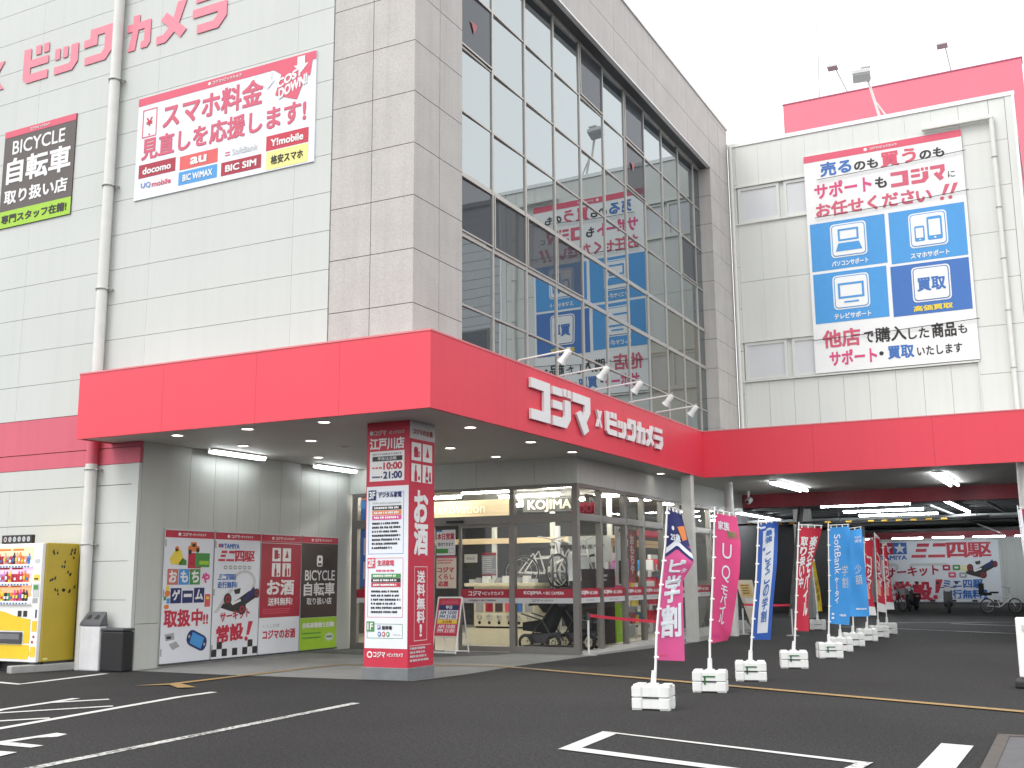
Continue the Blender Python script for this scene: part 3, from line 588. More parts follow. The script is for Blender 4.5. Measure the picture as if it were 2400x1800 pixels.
# red roof sign at the back of the wing's roof
RS = thing('roof_sign_box', 'tall pinkish red sign wall rising behind the pale grey wing', 'sign', (-5, 45, 12))
mb = MB(); mb.box(-9.73, 45.0, 12.0, -.28, 45.6, 21.40); mb.build('sign_panel', REDBOX, RS)
MB().box(-9.76, 44.97, 21.40, -.25, 45.62, 21.45).build('edge_trim', mat('dusky_pink_trim', (.45, .12, .2), .5), RS)
mb = MB()
for k in range(4): mb.box(-9.5 + 2.6 * k, 45.6, 12.1, -9.4 + 2.6 * k, 47.2, 21.0)
mb.build('sign_frame', STEEL, RS)
def floodlight(label, foot, top, size, yaw, big=False):
    t = thing('roof_floodlight', label, 'floodlight', foot, 'floodlights on the roofs')
    f, p = Vector(foot), Vector(top)
    MB().tube([f, p], .03 if not big else .032, 8).build('pole', STEEL if not big else PIPE, t)
    ax = Vector((math.cos(yaw), math.sin(yaw), 0)); nn = Vector((-ax.y, ax.x, 0))
    c = p + Vector((-.05 * 0, -.10, .02)) - ax * size * .25
    mb = MB(); mb.obox(c, ax * size, nn * size * .75 + Vector((0, 0, -size * .18)), Vector((0, 0, size * .24)))
    if big: mb.obox(c + Vector((0, -.03, -size * .22)), ax * size * .98, nn * size * .5 + Vector((0, 0, -size * .3)), Vector((0, 0, .03)))
    mb.build('lamp_head', PLGREY, t, bevel=.01)
    if big:
        MB().tube([f + Vector((.16, 0, .02)), p.lerp(f, .55)], .02, 6).build('stay', PIPE, t)
        MB().obox(c + Vector((.1, 0, size * .42)), ax * size * .55, nn * .14, Vector((0, 0, .03))).tube([c, c + Vector((.1, 0, size * .42))], .018, 6).build('visor', PIPE, t)
floodlight('slim floodlight on a bent pole at the left end of the red roof sign', (-6.98, 45.2, 21.4), (-7.42, 45.0, 22.6), .42, 0)
floodlight('slim floodlight on a bent pole near the right end of the red roof sign', (-2.88, 45.2, 21.4), (-3.03, 45.0, 22.55), .42, 0)
floodlight('big square floodlight on a braced pole standing on the grey wing', (-3.34, 26.2, 12.1), (-3.58, 26.1, 13.23), .42, .1, True)
tag(MB().tube([(-8.24, 45.3, 21.0), (-8.11, 45.3, 25.0)], [.032, .02], 6).build('antenna_mast', STEEL), 'thin antenna mast rising behind the red roof sign', 'antenna')
# ================================================================== LETTERS ON THE BUILDING
LS = thing('shop_name_letters', 'white raised katakana letters on the red canopy side', 'letter sign', (XC, 15.5, 3.6))
P = sideP(XC)
for ch, a, b, z0, z1 in (('コ', 13.06, 13.70, 3.33, 3.90), ('ジ', 13.76, 14.39, 3.33, 3.90), ('マ', 14.45, 15.10, 3.33, 3.90), ('×', 15.36, 15.56, 3.50, 3.76),
                         ('ビ', 15.74, 16.19, 3.43, 3.80), ('ッ', 16.23, 16.60, 3.43, 3.80), ('ク', 16.64, 17.05, 3.43, 3.80), ('カ', 17.09, 17.48, 3.43, 3.80), ('メ', 17.52, 17.92, 3.43, 3.80), ('ラ', 17.96, 18.38, 3.43, 3.80)):
    logo_letter(P, ch, a, z0, b, z1, .012, .05, LETTER, LS)
WL = thing('wall_name_letters', 'large red katakana letters high on the white wall', 'letter sign', (-12.6, YW, 9.5))
P = frontP(YW)
LRED = mat('veil_paled_red_letter', (.60, .10, .165), .5, var=.04); LPINK = mat('veil_paled_pink_letter', (.76, .225, .29), .5, var=.04)  # both reds paled to paint lens veil into the letters
for ch, a, b, z0, z1 in (('×', -15.75, -15.16, 9.25, 9.75), ('ビ', -14.70, -14.08, 9.215, 9.83), ('ッ', -13.97, -13.40, 9.215, 9.81), ('ク', -13.30, -12.65, 9.215, 9.81), ('カ', -12.36, -11.87, 9.215, 9.79), ('メ', -11.74, -11.12, 9.19, 9.80), ('ラ', -11.02, -10.36, 9.17, 9.80)):
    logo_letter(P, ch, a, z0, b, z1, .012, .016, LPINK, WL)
# ================================================================== BANNERS
def board(name, label, cat, P, x0, z0, x1, z1, m, loc, group=None, d0=0, d1=.02):
    t = thing(name, label, cat, loc, group)
    MB().prism(P, [(x0, z0), (x1, z0), (x1, z1), (x0, z1)], d0, d1).build('backing', m, t); return t
# --- phone charge banner
P = lambda a, b, d: (a, YW - .02 - d, b)
t = board('wall_banner', 'white wall banner about phone charges with red lettering and eight logos', 'banner', P, -12.02, 6.76, -8.70, 8.37, PWB, (-10.4, YW, 6.76), d0=-.02, d1=0)
s = Sheet(P)
s.rect(-12.02, 8.245, -8.70, 8.37, PPINK); s.disc(-10.62, 8.31, .025, .025, PW, 2); s.text('コジマ×ビックカメラ', -10.56, 8.285, -10.02, 8.335, PW, 2, .03)
s.frame(-11.92, 7.72, -11.63, 8.17, .018, PPINK, 1); s.text('¥', -11.84, 7.90, -11.72, 8.03, PRED, 1, .02); s.disc(-11.775, 7.765, .018, .018, PPINK, 1)
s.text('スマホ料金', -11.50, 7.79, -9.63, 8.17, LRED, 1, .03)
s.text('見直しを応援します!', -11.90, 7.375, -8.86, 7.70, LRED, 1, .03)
for a, b in ((-9.60, .0), (-9.02, .12)): s.poly([(a, 8.22 + b), (a + .13, 8.22 + b), (a + .13, 8.10 + b), (a + .19, 8.10 + b), (a + .065, 7.98 + b), (a - .06, 8.10 + b), (a, 8.10 + b)], PW, 3)
s.poly([(-9.40, 7.86), (-9.02, 7.72), (-8.86, 8.05), (-8.80, 8.02), (-8.76, 8.26), (-9.46, 8.26), (-9.30, 8.15)], PPINK, 2)
s.text('COST', -9.36, 7.95, -8.93, 8.07, PW, 3, .04, slope=.28); s.text('DOWN!', -9.33, 7.79, -8.85, 7.93, PW, 3, .04, slope=.28)
for i, (bx, tx, bm, tm) in enumerate((((-11.945, 7.09, -11.215, 7.30), 'docomo', PDRED, PW), ((-11.13, 7.075, -10.41, 7.285), 'au', mat('print_vermilion', (.68, .10, .10), .5), PW), ((-9.53, 7.06, -8.80, 7.275), 'Y!mobile', PRED, PW),
        ((-11.14, 6.845, -10.41, 7.045), 'BIC WiMAX', PBLUE, PW), ((-10.335, 6.84, -9.61, 7.04), 'BIC SIM', PDRED, PW), ((-9.52, 6.78, -8.80, 7.045), '格安スマホ', PPYEL, PBLK))):
    s.part('logo_plate'); s.rect(*bx, bm); w = bx[2] - bx[0]; h = bx[3] - bx[1]; k = .3 if tx == 'au' else .12
    s.text(tx, bx[0] + w * k, bx[1] + h * .25, bx[2] - w * k, bx[3] - h * .28, tm, 2, .03)
s.part(None); s.text('SoftBank', -10.14, 7.12, -9.68, 7.21, PLGREY, 2, .01); s.rect(-10.27, 7.17, -10.18, 7.185, PPINK, 2); s.rect(-10.27, 7.13, -10.18, 7.145, PPINK, 2)
s.text('UQ', -11.88, 6.92, -11.69, 7.01, mat('print_periwinkle', (.22, .28, .58), .5), 2, .02); s.text('mobile', -11.66, 6.92, -11.29, 7.00, PPINK, 2, .02)
s.done(t)
# --- bicycle banner
t = board('wall_banner', 'dark brown and lime bicycle banner on the white wall', 'banner', P, -15.0, 6.79, -13.36, 8.44, mat('faded_dark_brown', (.095, .076, .070), .5), (-14.2, YW, 6.79), d0=-.02, d1=0)
s = Sheet(P); s.rect(-15.0, 8.33, -13.36, 8.44, PPINK); s.text('コジマ×ビックカメラ', -14.4, 8.36, -13.95, 8.41, PW, 2, .03)
s.text('BICYCLE', -14.79, 8.02, -13.59, 8.245, PW, 1, .012); s.text('自転車', -14.88, 7.53, -13.44, 7.94, PW, 1, .03); s.text('取り扱い店', -14.90, 7.185, -13.47, 7.41, PW, 1, .03)
s.rect(-15.0, 6.79, -13.36, 7.07, PGREEN, 1); s.text('専門スタッフ在籍!', -14.93, 6.86, -13.45, 7.0, PBLK, 2, .03); s.done(t)
# --- support banner on the wing
P = lambda a, b, d: (a, YR - .06 - d, b)
t = board('wall_banner', 'tall white support banner with four blue icon squares on the grey wing', 'banner', P, -5.20, 5.97, -1.57, 11.43, PW, (-3.4, YR, 5.97), d0=-.035, d1=0)
s = Sheet(P, .005)
s.rect(-5.20, 11.26, -1.57, 11.43, PPINK); s.disc(-3.72, 11.345, .04, .04, PW, 2); s.text('コジマ×ビックカメラ', -3.62, 11.315, -3.0, 11.375, PW, 2, .03)
s.text('売る', -4.80, 10.85, -4.08, 11.19, PDBLUE, 1, .03); s.text('のも', -4.0, 10.86, -3.46, 11.09, PBLK, 1, .03); s.text('買う', -3.38, 10.83, -2.60, 11.18, PPINK, 1, .03); s.text('のも', -2.50, 10.86, -1.97, 11.08, PBLK, 1, .03)
s.text('サポート', -4.97, 10.30, -3.64, 10.67, mat('print_rose', (.66, .06, .20), .5), 1, .03); s.text('も', -3.54, 10.33, -3.29, 10.59, PBLK, 1, .03)
for ch, a, b in (('コ', -3.19, -2.77), ('ジ', -2.73, -2.33), ('マ', -2.30, -1.98)):
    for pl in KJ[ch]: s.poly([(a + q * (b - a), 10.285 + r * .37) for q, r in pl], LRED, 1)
s.text('に', -1.92, 10.31, -1.77, 10.46, PBLK, 1, .01)
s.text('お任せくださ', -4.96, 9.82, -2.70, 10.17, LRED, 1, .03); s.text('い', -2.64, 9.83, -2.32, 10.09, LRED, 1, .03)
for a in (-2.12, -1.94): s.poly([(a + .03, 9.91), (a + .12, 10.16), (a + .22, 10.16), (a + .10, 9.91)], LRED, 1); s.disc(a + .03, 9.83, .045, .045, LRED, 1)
def icon(x0, z0, x1, z1, bm, word, wm, kind):
    s.part('icon_square'); s.rect(x0, z0, x1, z1, bm, 1); cx = (x0 + x1) / 2 + .02; w = .42; zc = z0 + (z1 - z0) * .58
    s.rrect(cx - w, zc - w, cx + w, zc + w, .09, PW, 2); s.rrect(cx - w + .03, zc - w + .03, cx + w - .03, zc + w - .03, .075, bm, 3); s.rrect(cx - w + .05, zc - w + .05, cx + w - .05, zc + w - .05, .065, PW, 4)
    s.text(word, cx - w, z0 + .07, cx + w, z0 + .20, wm, 2, .03)
    if kind == 'laptop':
        s.frame(cx - .24, zc - .02, cx + .24, zc + .28, .045, bm, 5); s.poly([(cx - .24, zc - .07), (cx + .24, zc - .07), (cx + .31, zc - .27), (cx - .31, zc - .27)], bm, 5)
    if kind == 'phones':
        s.rrect(cx - .02, zc - .27, cx + .31, zc + .29, .04, bm, 5); s.rect(cx + .02, zc - .17, cx + .27, zc + .22, PW, 6); s.disc(cx + .145, zc - .22, .025, .02, PW, 6)
        s.rrect(cx - .30, zc - .27, cx - .08, zc + .10, .03, bm, 5); s.rect(cx - .27, zc - .19, cx - .11, zc + .05, PW, 6); s.disc(cx - .19, zc - .23, .02, .016, PW, 6)
    if kind == 'tv':
        s.frame(cx - .30, zc - .16, cx + .30, zc + .22, .05, bm, 5); s.rect(cx - .17, zc - .27, cx + .17, zc - .23, bm, 5)
    if kind == 'word': s.text('買取', cx - .30, zc - .16, cx + .30, zc + .14, bm, 5, .03)
icon(-5.14, 8.47, -3.39, 9.67, PBLUE, 'パソコンサポート', PW, 'laptop'); icon(-3.30, 8.41, -1.63, 9.67, PBLUE, 'スマホサポート', PW, 'phones')
icon(-5.13, 7.17, -3.43, 8.40, PBLUE, 'テレビサポート', PW, 'tv'); icon(-3.34, 7.14, -1.63, 8.35, PDBLUE, '高価買取', PYEL, 'word')
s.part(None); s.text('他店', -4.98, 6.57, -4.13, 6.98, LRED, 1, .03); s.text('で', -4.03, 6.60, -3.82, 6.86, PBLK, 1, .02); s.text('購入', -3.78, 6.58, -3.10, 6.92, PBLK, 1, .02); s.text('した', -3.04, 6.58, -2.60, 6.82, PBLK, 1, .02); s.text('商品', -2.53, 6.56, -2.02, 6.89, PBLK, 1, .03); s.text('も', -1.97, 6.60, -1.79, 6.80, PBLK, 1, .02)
s.text('サポート', -4.85, 6.13, -3.78, 6.47, mat('print_rose', (.66, .06, .2)), 1, .03); s.disc(-3.67, 6.31, .05, .05, PBLK, 1); s.text('買取', -3.52, 6.16, -2.96, 6.45, PDBLUE, 1, .03); s.text('いたします', -2.88, 6.17, -1.92, 6.38, PBLK, 1, .02)
s.done(t)
mb = MB()
for z, a, b in ((10.83, -4.9, -1.5), (9.87, -5.0, -1.5), (6.83, -5.2, -1.5)): mb.tube([(a, YR - .11, z - .06), ((a + b) / 2, YR - .11, z - .02), (b, YR - .11, z + .06)], .009, 5)
mb.build('stay_wire', PBLK, t)
# --- pillar with the shop directory
XP0, XP1, YP, YP2 = -7.89, -7.253, 11.331, 11.926
PI_ = thing('sign_pillar', 'square red and white pillar with the shop directory on a concrete foot', 'pillar', (-7.57, 11.63, 0))
MB().box(XP0 - .01, YP - .01, 0, XP1 + .01, YP2 + .01, .152).build('foot', mat('grey_pillar_foot', (.17, .178, .185), .75, var=.12, scale=6, fine=.1), PI_, bevel=.01)
MB().box(XP0, YP, .152, XP1, YP2, ZB).build('shaft', PRED, PI_)
P = frontP(YP); s = Sheet(P, .0025)
s.disc(-7.82, 3.02, .028, .028, PLGREY); s.text('コジマ', -7.78, 2.99, -7.60, 3.05, PLGREY, 1, .03); s.text('×ビックカメラ', -7.56, 2.995, -7.33, 3.04, PLGREY, 1, .03)
s.text('江戸川店', -7.84, 2.81, -7.33, 2.95, PW, 1, .03)
s.rect(-7.84, 2.41, -7.325, 2.785, PW); s.dashes(-7.80, 2.735, -7.35, 2.76, PGREY, 2, 3); s.rect(-7.80, 2.66, -7.355, 2.72, PBLK, 2); s.text('平日/土日祝', -7.72, 2.672, -7.44, 2.710, PW, 3, .02)
s.text('10:00', -7.63, 2.555, -7.36, 2.64, PRED, 2, .03); s.text('21:00', -7.63, 2.44, -7.36, 2.525, PNAVY, 2, .03); s.dashes(-7.80, 2.565, -7.65, 2.59, PRED, 2, 1); s.dashes(-7.80, 2.45, -7.65, 2.475, PNAVY, 2, 2)
s.rect(XP0 + .012, .375, XP1 - .006, 2.345, PWB)
for z0, z1, c in ((1.51, 2.275, PDBLUE), (.745, 1.462, PPINK), (.495, .668, PDGREEN)): s.frame(-7.842, z0, -7.326, z1, .005, c, 2)
for z, tx, c, wd in ((2.185, '3F', PNAVY, 'デジタル家電'), (1.35, '2F', PPINK, '生活家電')):
    s.rect(-7.85, z - .01, -7.735, z + .115, c, 3); s.text(tx, -7.835, z + .01, -7.75, z + .095, PW, 4, .03); s.text(wd, -7.70, z + .02, -7.36 if tx == '3F' else -7.46, z + .085, c, 3, .03)
s.dashes(-7.79, 2.125, -7.36, 2.15, PLGREY, 3, 5)
for z, c in ((2.05, PBLK), (1.99, POR), (1.93, PMAG)): s.rect(-7.79, z, -7.36, z + .052, c, 3); s.dashes(-7.76, z + .012, -7.40, z + .04, PW, 4, int(z * 100))
s.lines(-7.79, 1.55, -7.35, 1.90, 7, PBLK, 3, 4)
s.dashes(-7.72, 1.295, -7.45, 1.32, PPINK, 3, 8)
for z, c in ((1.22, PDGREEN), (1.165, PBLK), (1.11, PRED)): s.rect(-7.79, z, -7.36, z + .05, c, 3); s.dashes(-7.76, z + .012, -7.42, z + .038, PW, 4, int(z * 100))
s.lines(-7.79, .775, -7.35, 1.07, 6, PBLK, 3, 9, .55, .2)
s.rect(-7.85, .575, -7.735, .695, PDGREEN, 3); s.text('1F', -7.83, .595, -7.755, .675, PW, 4, .03); s.rect(-7.69, .60, -7.645, .65, PDBLUE, 3); s.text('P', -7.68, .608, -7.655, .642, PW, 4, .03); s.text('駐車場', -7.62, .60, -7.48, .645, PBLK, 3, .03)
for k, c in enumerate((PDBLUE, PRED, PDGREEN)): s.disc(-7.66 + .062 * k, .545, .024, .03, c, 3); s.disc(-7.66 + .062 * k, .545, .012, .016, PW, 4)
s.dashes(-7.46, .535, -7.36, .55, PLGREY, 3, 2)
s.disc(-7.80, .30, .04, .04, PW); s.disc(-7.80, .30, .024, .024, PRED, 2); s.text('コジマ', -7.745, .27, -7.575, .335, PW, 1, .03); s.text('×ビックカメラ', -7.545, .28, -7.32, .325, PW, 1, .03)
s.done(PI_)
P = sideP(XP1); s = Sheet(P, .0025)
s.rect(YP + .004, 2.93, YP2, ZB - .005, PLGREY); s.text('コジマのお酒', YP + .07, 2.99, YP2 - .06, 3.06, PDRED, 2, .03)
BOT = [(.42, 0), (.42, .55), (.47, .68), (.47, .95), (.53, .95), (.53, .68), (.58, .55), (.58, 0)]
for i, (a, z) in enumerate(((11.375, 2.66), (11.637, 2.66), (11.375, 2.395), (11.637, 2.395))):
    s.part('drink_icon'); s.rect(a, z, a + .225, z + .225, PW)
    X = lambda q, k=1: a + .225 * q
    if i == 0: s.rect(X(.25), z + .04, X(.65), z + .13, PRED, 2); s.frame(X(.65), z + .05, X(.85), z + .12, .015, PRED, 2); s.disc(X(.45), z + .145, .05, .03, PRED, 2)
    elif i == 1: s.poly([(X(.3), z + .06), (X(.7), z + .06), (X(.6), z + .12), (X(.5), z + .2), (X(.42), z + .12)], PRED, 2)
    else:
        s.poly([(X(q), z + .215 * r + .005) for q, r in [(.3, 0), (.3, .5), (.38, .66), (.38, .95), (.5, .95), (.5, .66), (.58, .5), (.58, 0)]], PRED, 2); s.disc(X(.78), z + .05, .022, .028, PRED, 2)
        if i == 3: s.disc(X(.44), z + .06, .02, .02, PW, 3); s.rect(X(.70), z + .02, X(.86), z + .14, PRED, 2)
s.part(None); s.vtext('お酒', 11.455, 11.76, 2.28, 1.475, PW, 1, .035, .08)
s.frame(11.465, .46, 11.765, 1.355, .006, PW, 1); s.vtext('送料無料!', 11.53, 11.705, 1.30, .49, PW, 1, .03, .14)
s.rect(11.37, .405, 11.86, .41, PW); s.lines(11.38, .20, 11.84, .39, 4, PLGREY, 1, 6, .6, .3)
s.done(PI_)
# ================================================================== POSTERS ON THE RECESS WALL
def poster(y0, y1, label):
    P = lambda a, b, d: (XS + .016 + d, y0 + a * (y1 - y0), .05 + b * 1.875)
    t = thing('wall_poster', label, 'poster', (XS, (y0 + y1) / 2, .05), 'tall posters on the recess wall')
    MB().prism(P, [(0, 0), (1, 0), (1, 1), (0, 1)], -.012, 0).build('backing', PWB, t)
    MB().prism(P, [(-.005, -.012), (1.005, -.012), (1.005, 0), (-.005, 0)], -.012, .02).build('bottom_rail', DGREY, t)
    MB().prism(P, [(-.005, 1.0), (1.005, 1.0), (1.005, 1.012), (-.005, 1.012)], -.012, .012).build('top_rail', PLGREY, t)
    s = Sheet(P, .0015); s.rect(0, .945, 1, 1, PRED); s.disc(.28, .972, .03, .013, PW, 2); s.text('コジマ', .34, .960, .52, .985, PW, 2, .03); s.text('×ビックカメラ', .54, .963, .82, .983, PW, 2, .03)
    return t, s
def clips(s, ys=(.90, .52, .08)):
    for z in ys: s.rect(0, z - .025, .028, z + .03, PGREY, 1)
t, s = poster(11.70, 12.70, 'white toy and game poster with coloured letter blocks and a handheld console')
clips(s); s.part('toy_car'); s.rrect(.46, .84, .70, .885, .02, POR); s.rrect(.51, .872, .64, .915, .015, POR, 2); s.disc(.50, .838, .035, .02, PBLK, 3); s.disc(.66, .852, .035, .02, PBLK, 3); s.rect(.54, .878, .61, .903, PBLK, 3)
s.part('toy_dinosaur'); s.poly([(.10, .78), (.22, .86), (.32, .85), (.37, .79), (.32, .74), (.14, .74)], PYEL); s.disc(.24, .86, .04, .02, POR); s.poly([(.28, .74), (.36, .79), (.44, .77), (.44, .735), (.28, .735)], PDGREEN)
s.part('toy_bricks'); s.rect(.47, .71, .74, .83, PRED); s.rect(.62, .72, .92, .83, PDGREEN, 2); s.rect(.50, .74, .58, .76, PDRED, 3); s.rect(.7, .74, .9, .77, PGREEN, 3); s.rect(.50, .69, .56, .70, PRED, 3)
for i, (ch, c) in enumerate((('お', mat('print_coral', (.58, .17, .13), .5)), ('も', PBLUE), ('ち', PDGREEN))): s.part('letter_block'); s.rect(.07 + .225 * i, .585, .285 + .225 * i, .705, c); s.text(ch, .11 + .225 * i, .605, .25 + .225 * i, .69, PW, 2, .035)
s.part(None); s.text('ゃ', .77, .60, .93, .675, PMAG, 2, .03)
for i, ch in enumerate('ゲーム'): s.part('letter_block'); s.rect(.15 + .235 * i, .445, .365 + .235 * i, .56 - (.02 if i == 1 else 0), PNAVY); s.text(ch, .185 + .235 * i, .47 + (.025 if i == 1 else 0), .33 + .235 * i, .545 - (.035 if i == 1 else 0), PW, 2, .035)
s.part('toy_figure'); s.disc(.09, .56, .035, .02, PYEL); s.disc(.09, .52, .055, .025, POR); s.rect(.02, .47, .07, .50, PDGREEN); s.rect(.08, .445, .14, .485, PBLUE); s.disc(.08, .42, .05, .018, POR); s.part('toy_box'); s.rect(.85, .41, .97, .51, mat('print_vermilion', (.68, .1, .1))); s.rect(.88, .47, .94, .49, PYEL, 2)
s.part(None); s.text('取扱', .05, .27, .56, .395, PRED, 1, .035); s.text('中', .60, .27, .81, .395, PRED, 1, .035); s.text('!!', .84, .28, .93, .35, PRED, 1, .03)
s.part('game_cards'); s.poly([(.07, .215), (.25, .225), (.27, .175), (.10, .165)], PGREY); s.rect(.11, .18, .2, .2, PBLK, 2); s.poly([(.16, .14), (.30, .16), (.38, .12), (.24, .095)], PGREY)
a = math.radians(-22)
def rotp(cx, cy, pts): return [(cx + q * math.cos(a) - r * math.sin(a) * 1.0, cy + (q * math.sin(a) + r * math.cos(a)) * .53) for q, r in pts]
def rr(w, h, r): 
    out = []
    for cx, cy, a0 in ((w - r, -h + r, -90), (w - r, h - r, 0), (-w + r, h - r, 90), (-w + r, -h + r, 180)): out += [(cx + r * math.cos(math.radians(a0 + q)), cy + r * math.sin(math.radians(a0 + q))) for q in (0, 30, 60, 90)]
    return out
s.part('handheld_console'); s.poly(rotp(.72, .155, rr(.215, .115, .1)), PNAVY); s.poly(rotp(.72, .155, rr(.13, .085, .01)), PBLUE, 2); s.poly(rotp(.72, .155, [(-.19, -.02), (-.15, -.02), (-.15, .02), (-.19, .02)]), PGREY, 2); s.poly(rotp(.72, .155, [(.15, -.02), (.19, -.02), (.19, .02), (.15, .02)]), PGREY, 2); s.done(t)
def racer(s, ox, oy, w, h):                                 # a small racing car, seen from above one side
    q = lambda a, b: (ox + a * w, oy + b * h); s.part('racing_car')
    s.poly([q(0, .22), q(.22, .10), q(.45, .0), (q(.62, .10)), q(.66, .32), q(.98, .62), q(.92, .86), q(.72, .80), q(.42, .50), q(.30, .40), q(.06, .36)], PBLK, 2)
    s.poly([q(.55, .38), q(.92, .70), q(.86, .98), q(.62, .60)], PNAVY, 3); s.poly([q(.30, .30), q(.52, .44), q(.50, .52), q(.26, .38)], PW, 3)
    for cx, cy, rx, ry, c in ((.17, .52, .10, .22, PDRED), (.55, .14, .11, .20, PDRED), (.93, .72, .08, .18, PDRED)): s.disc(*q(cx, cy), rx * w, ry * h, PBLK, 4); s.disc(*q(cx, cy), rx * w * .62, ry * h * .66, c, 5); s.disc(*q(cx, cy), rx * w * .3, ry * h * .34, PBLK, 6)
    s.poly([q(.32, .86), q(.50, .92), q(.48, .72), q(.36, .70)], PBLK, 3); s.part(None)
t, s = poster(12.73, 13.765, 'white racing poster with chequered foot and a black toy racing car')
clips(s); s.rect(.07, .88, .12, .91, PRED); s.rect(.125, .88, .175, .91, PDBLUE); s.text('TAMIYA', .19, .875, .52, .91, PDBLUE, 1, .04)
def mini4(s, x0, y0, x1, y1, m, lay=1):
    w = x1 - x0; h = y1 - y0; s.part('lettering'); sk = lambda a, b: (x0 + w * (a * .96 + b * .05), y0 + h * b)
    for b0, b1, a0, a1 in ((.76, 1, .04, .20), (.40, .62, .04, .18), (.0, .2, .0, .19)): s.poly([sk(a0, b0), sk(a1, b0), sk(a1, b1), sk(a0, b1)], m, lay)
    for b0, b1, a0, a1 in ((.76, 1, .25, .42), (.0, .2, .22, .44)): s.poly([sk(a0, b0), sk(a1, b0), sk(a1, b1), sk(a0, b1)], m, lay)
    s.text('四', *sk(.48, .0), *sk(.67, 1), m, lay, .035); s.text('駆', *sk(.735, 0), *sk(.975, 1), m, lay, .022); s.part(None)
mini4(s, .07, .77, .88, .855, PRED)
for k in range(6): s.rrect(.20 + .105 * k, .705, .275 + .105 * k, .735, .012, PGREY, 1); s.rect(.22 + .105 * k, .715, .255 + .105 * k, .725, PW, 2)
mini4(s, .08, .62, .48, .665, PDBLUE); s.text('走行無料!', .08, .555, .50, .605, PDBLUE, 1, .035)
for k in range(14):
    a0, a1 = math.radians(-40 + 15 * k), math.radians(-25 + 15 * k); s.poly([(.66 + .26 * math.cos(a0), .60 + .10 * math.sin(a0)), (.66 + .26 * math.cos(a1), .60 + .10 * math.sin(a1)), (.66 + .20 * math.cos(a1), .60 + .077 * math.sin(a1)), (.66 + .20 * math.cos(a0), .60 + .077 * math.sin(a0))], PLGREY, 1)
s.poly([(.02, .36), (.10, .36), (.42, .54), (.36, .55)], PLGREY, 1)
racer(s, .16, .35, .84, .22)
s.text('サーキット', .16, .285, .80, .355, PRED, 2, .035, slope=.05); s.text('常設', .10, .12, .66, .25, PRED, 3, .035, slope=.04); s.poly([(.74, .17), (.80, .17), (.88, .28), (.78, .28)], PRED, 3); s.disc(.74, .14, .035, .018, PRED, 3)
for r in range(2):
    for k in range(9):
        if (k + r) % 2 == 0 and not (r == 1 and 1 < k < 7): s.rect(k / 9, .015 + .058 * r, (k + 1) / 9, .073 + .058 * r, PBLK, 1)
s.done(t)
t, s = poster(13.79, 14.80, 'red drinks poster with four bottle icons above a white foot')
s.rect(0, .30, 1, .943, PDRED); s.rect(0, .928, 1, .932, PW, 2)
for i, (a, z) in enumerate(((.27, .775), (.53, .775), (.27, .645), (.53, .645))):
    s.part('drink_icon'); s.rect(a, z, a + .21, z + .115, PW, 2)
    if i == 0: s.rect(a + .05, z + .02, a + .14, z + .075, PDRED, 3); s.frame(a + .14, z + .03, a + .185, z + .065, .012, PDRED, 3); s.disc(a + .095, z + .085, .05, .014, PDRED, 3)
    elif i == 1: s.poly([(a + .06, z + .03), (a + .15, z + .03), (a + .13, z + .07), (a + .11, z + .10), (a + .085, z + .06)], PDRED, 3)
    else:
        s.poly([(a + .20 * q, z + .11 * r + .002) for q, r in [(.3, 0), (.3, .5), (.38, .66), (.38, .95), (.5, .95), (.5, .66), (.58, .5), (.58, 0)]], PDRED, 3); s.disc(a + .16, z + .02, .02, .012, PDRED, 3)
        if i == 3: s.rect(a + .14, z + .01, a + .175, z + .07, PDRED, 4)
s.part(None); s.text('お酒', .17, .49, .83, .615, PW, 2, .03); s.text('送料無料!', .20, .40, .80, .465, PW, 2, .02); s.lines(.08, .325, .92, .375, 3, PPINK, 2, 5, .6, .3)
s.text('くらし応援', .10, .215, .50, .245, PGREY, 1, .0); s.text('コジマのお酒', .10, .12, .90, .195, PRED, 1, .035); s.done(t)
t, s = poster(14.825, 15.835, 'dark brown bicycle poster with a lime green foot')
s.rect(0, .28, 1, .943, PBROWN); s.rrect(.41, .735, .57, .835, .03, PW, 2); s.disc(.49, .80, .03, .016, PBROWN, 3); s.rect(.44, .745, .54, .765, PBROWN, 3)
s.text('BICYCLE', .10, .61, .92, .70, PW, 2, .012); s.text('自転車', .08, .475, .92, .59, PW, 2, .025); s.text('取り扱い店', .16, .395, .84, .455, PW, 2, .02)
s.rect(0, 0, 1, .278, PGREEN); s.text('自転車整備士在籍!', .07, .19, .93, .235, PW, 2, .04); s.lines(.05, .07, .58, .15, 2, PDGREEN, 2, 7, .35, .1); s.disc(.80, .10, .12, .035, PLGREY, 2); s.rect(.72, .095, .88, .11, PDGREEN, 3); s.done(t)
# ================================================================== VENDING MACHINE, BINS, KERB BLOCK
VX1, VY0, VY1, VZ0, VZ1 = -12.62, 10.46, 11.08, .13, 1.735
VX0 = -13.62
VM = thing('vending_machine', 'yellow drinks vending machine with a bright display front', 'vending machine', (-13.1, 10.77, 0))
MB().box(VX0, VY0 + .06, VZ0, VX1, VY1, VZ1).build('cabinet', VMYEL, VM, bevel=.012)
mb = MB(); mb.box(VX0, VY0, VZ0, VX1 - .012, VY0 + .058, VZ1 - .005); mb.build('front_door', PVC, VM, bevel=.01)
mb = MB(); mb.box(VX0 + .05, VY0 + .02, .02, VX0 + .15, VY0 + .12, VZ0); mb.box(VX1 - .15, VY0 + .02, .02, VX1 - .05, VY0 + .12, VZ0); mb.box(VX0 + .02, VY0 + .14, .0, VX1 - .02, VY1 - .02, VZ0 - .002); mb.build('foot', DGREY, VM)
P = frontP(VY0 - .001)
rd = random.Random(11)
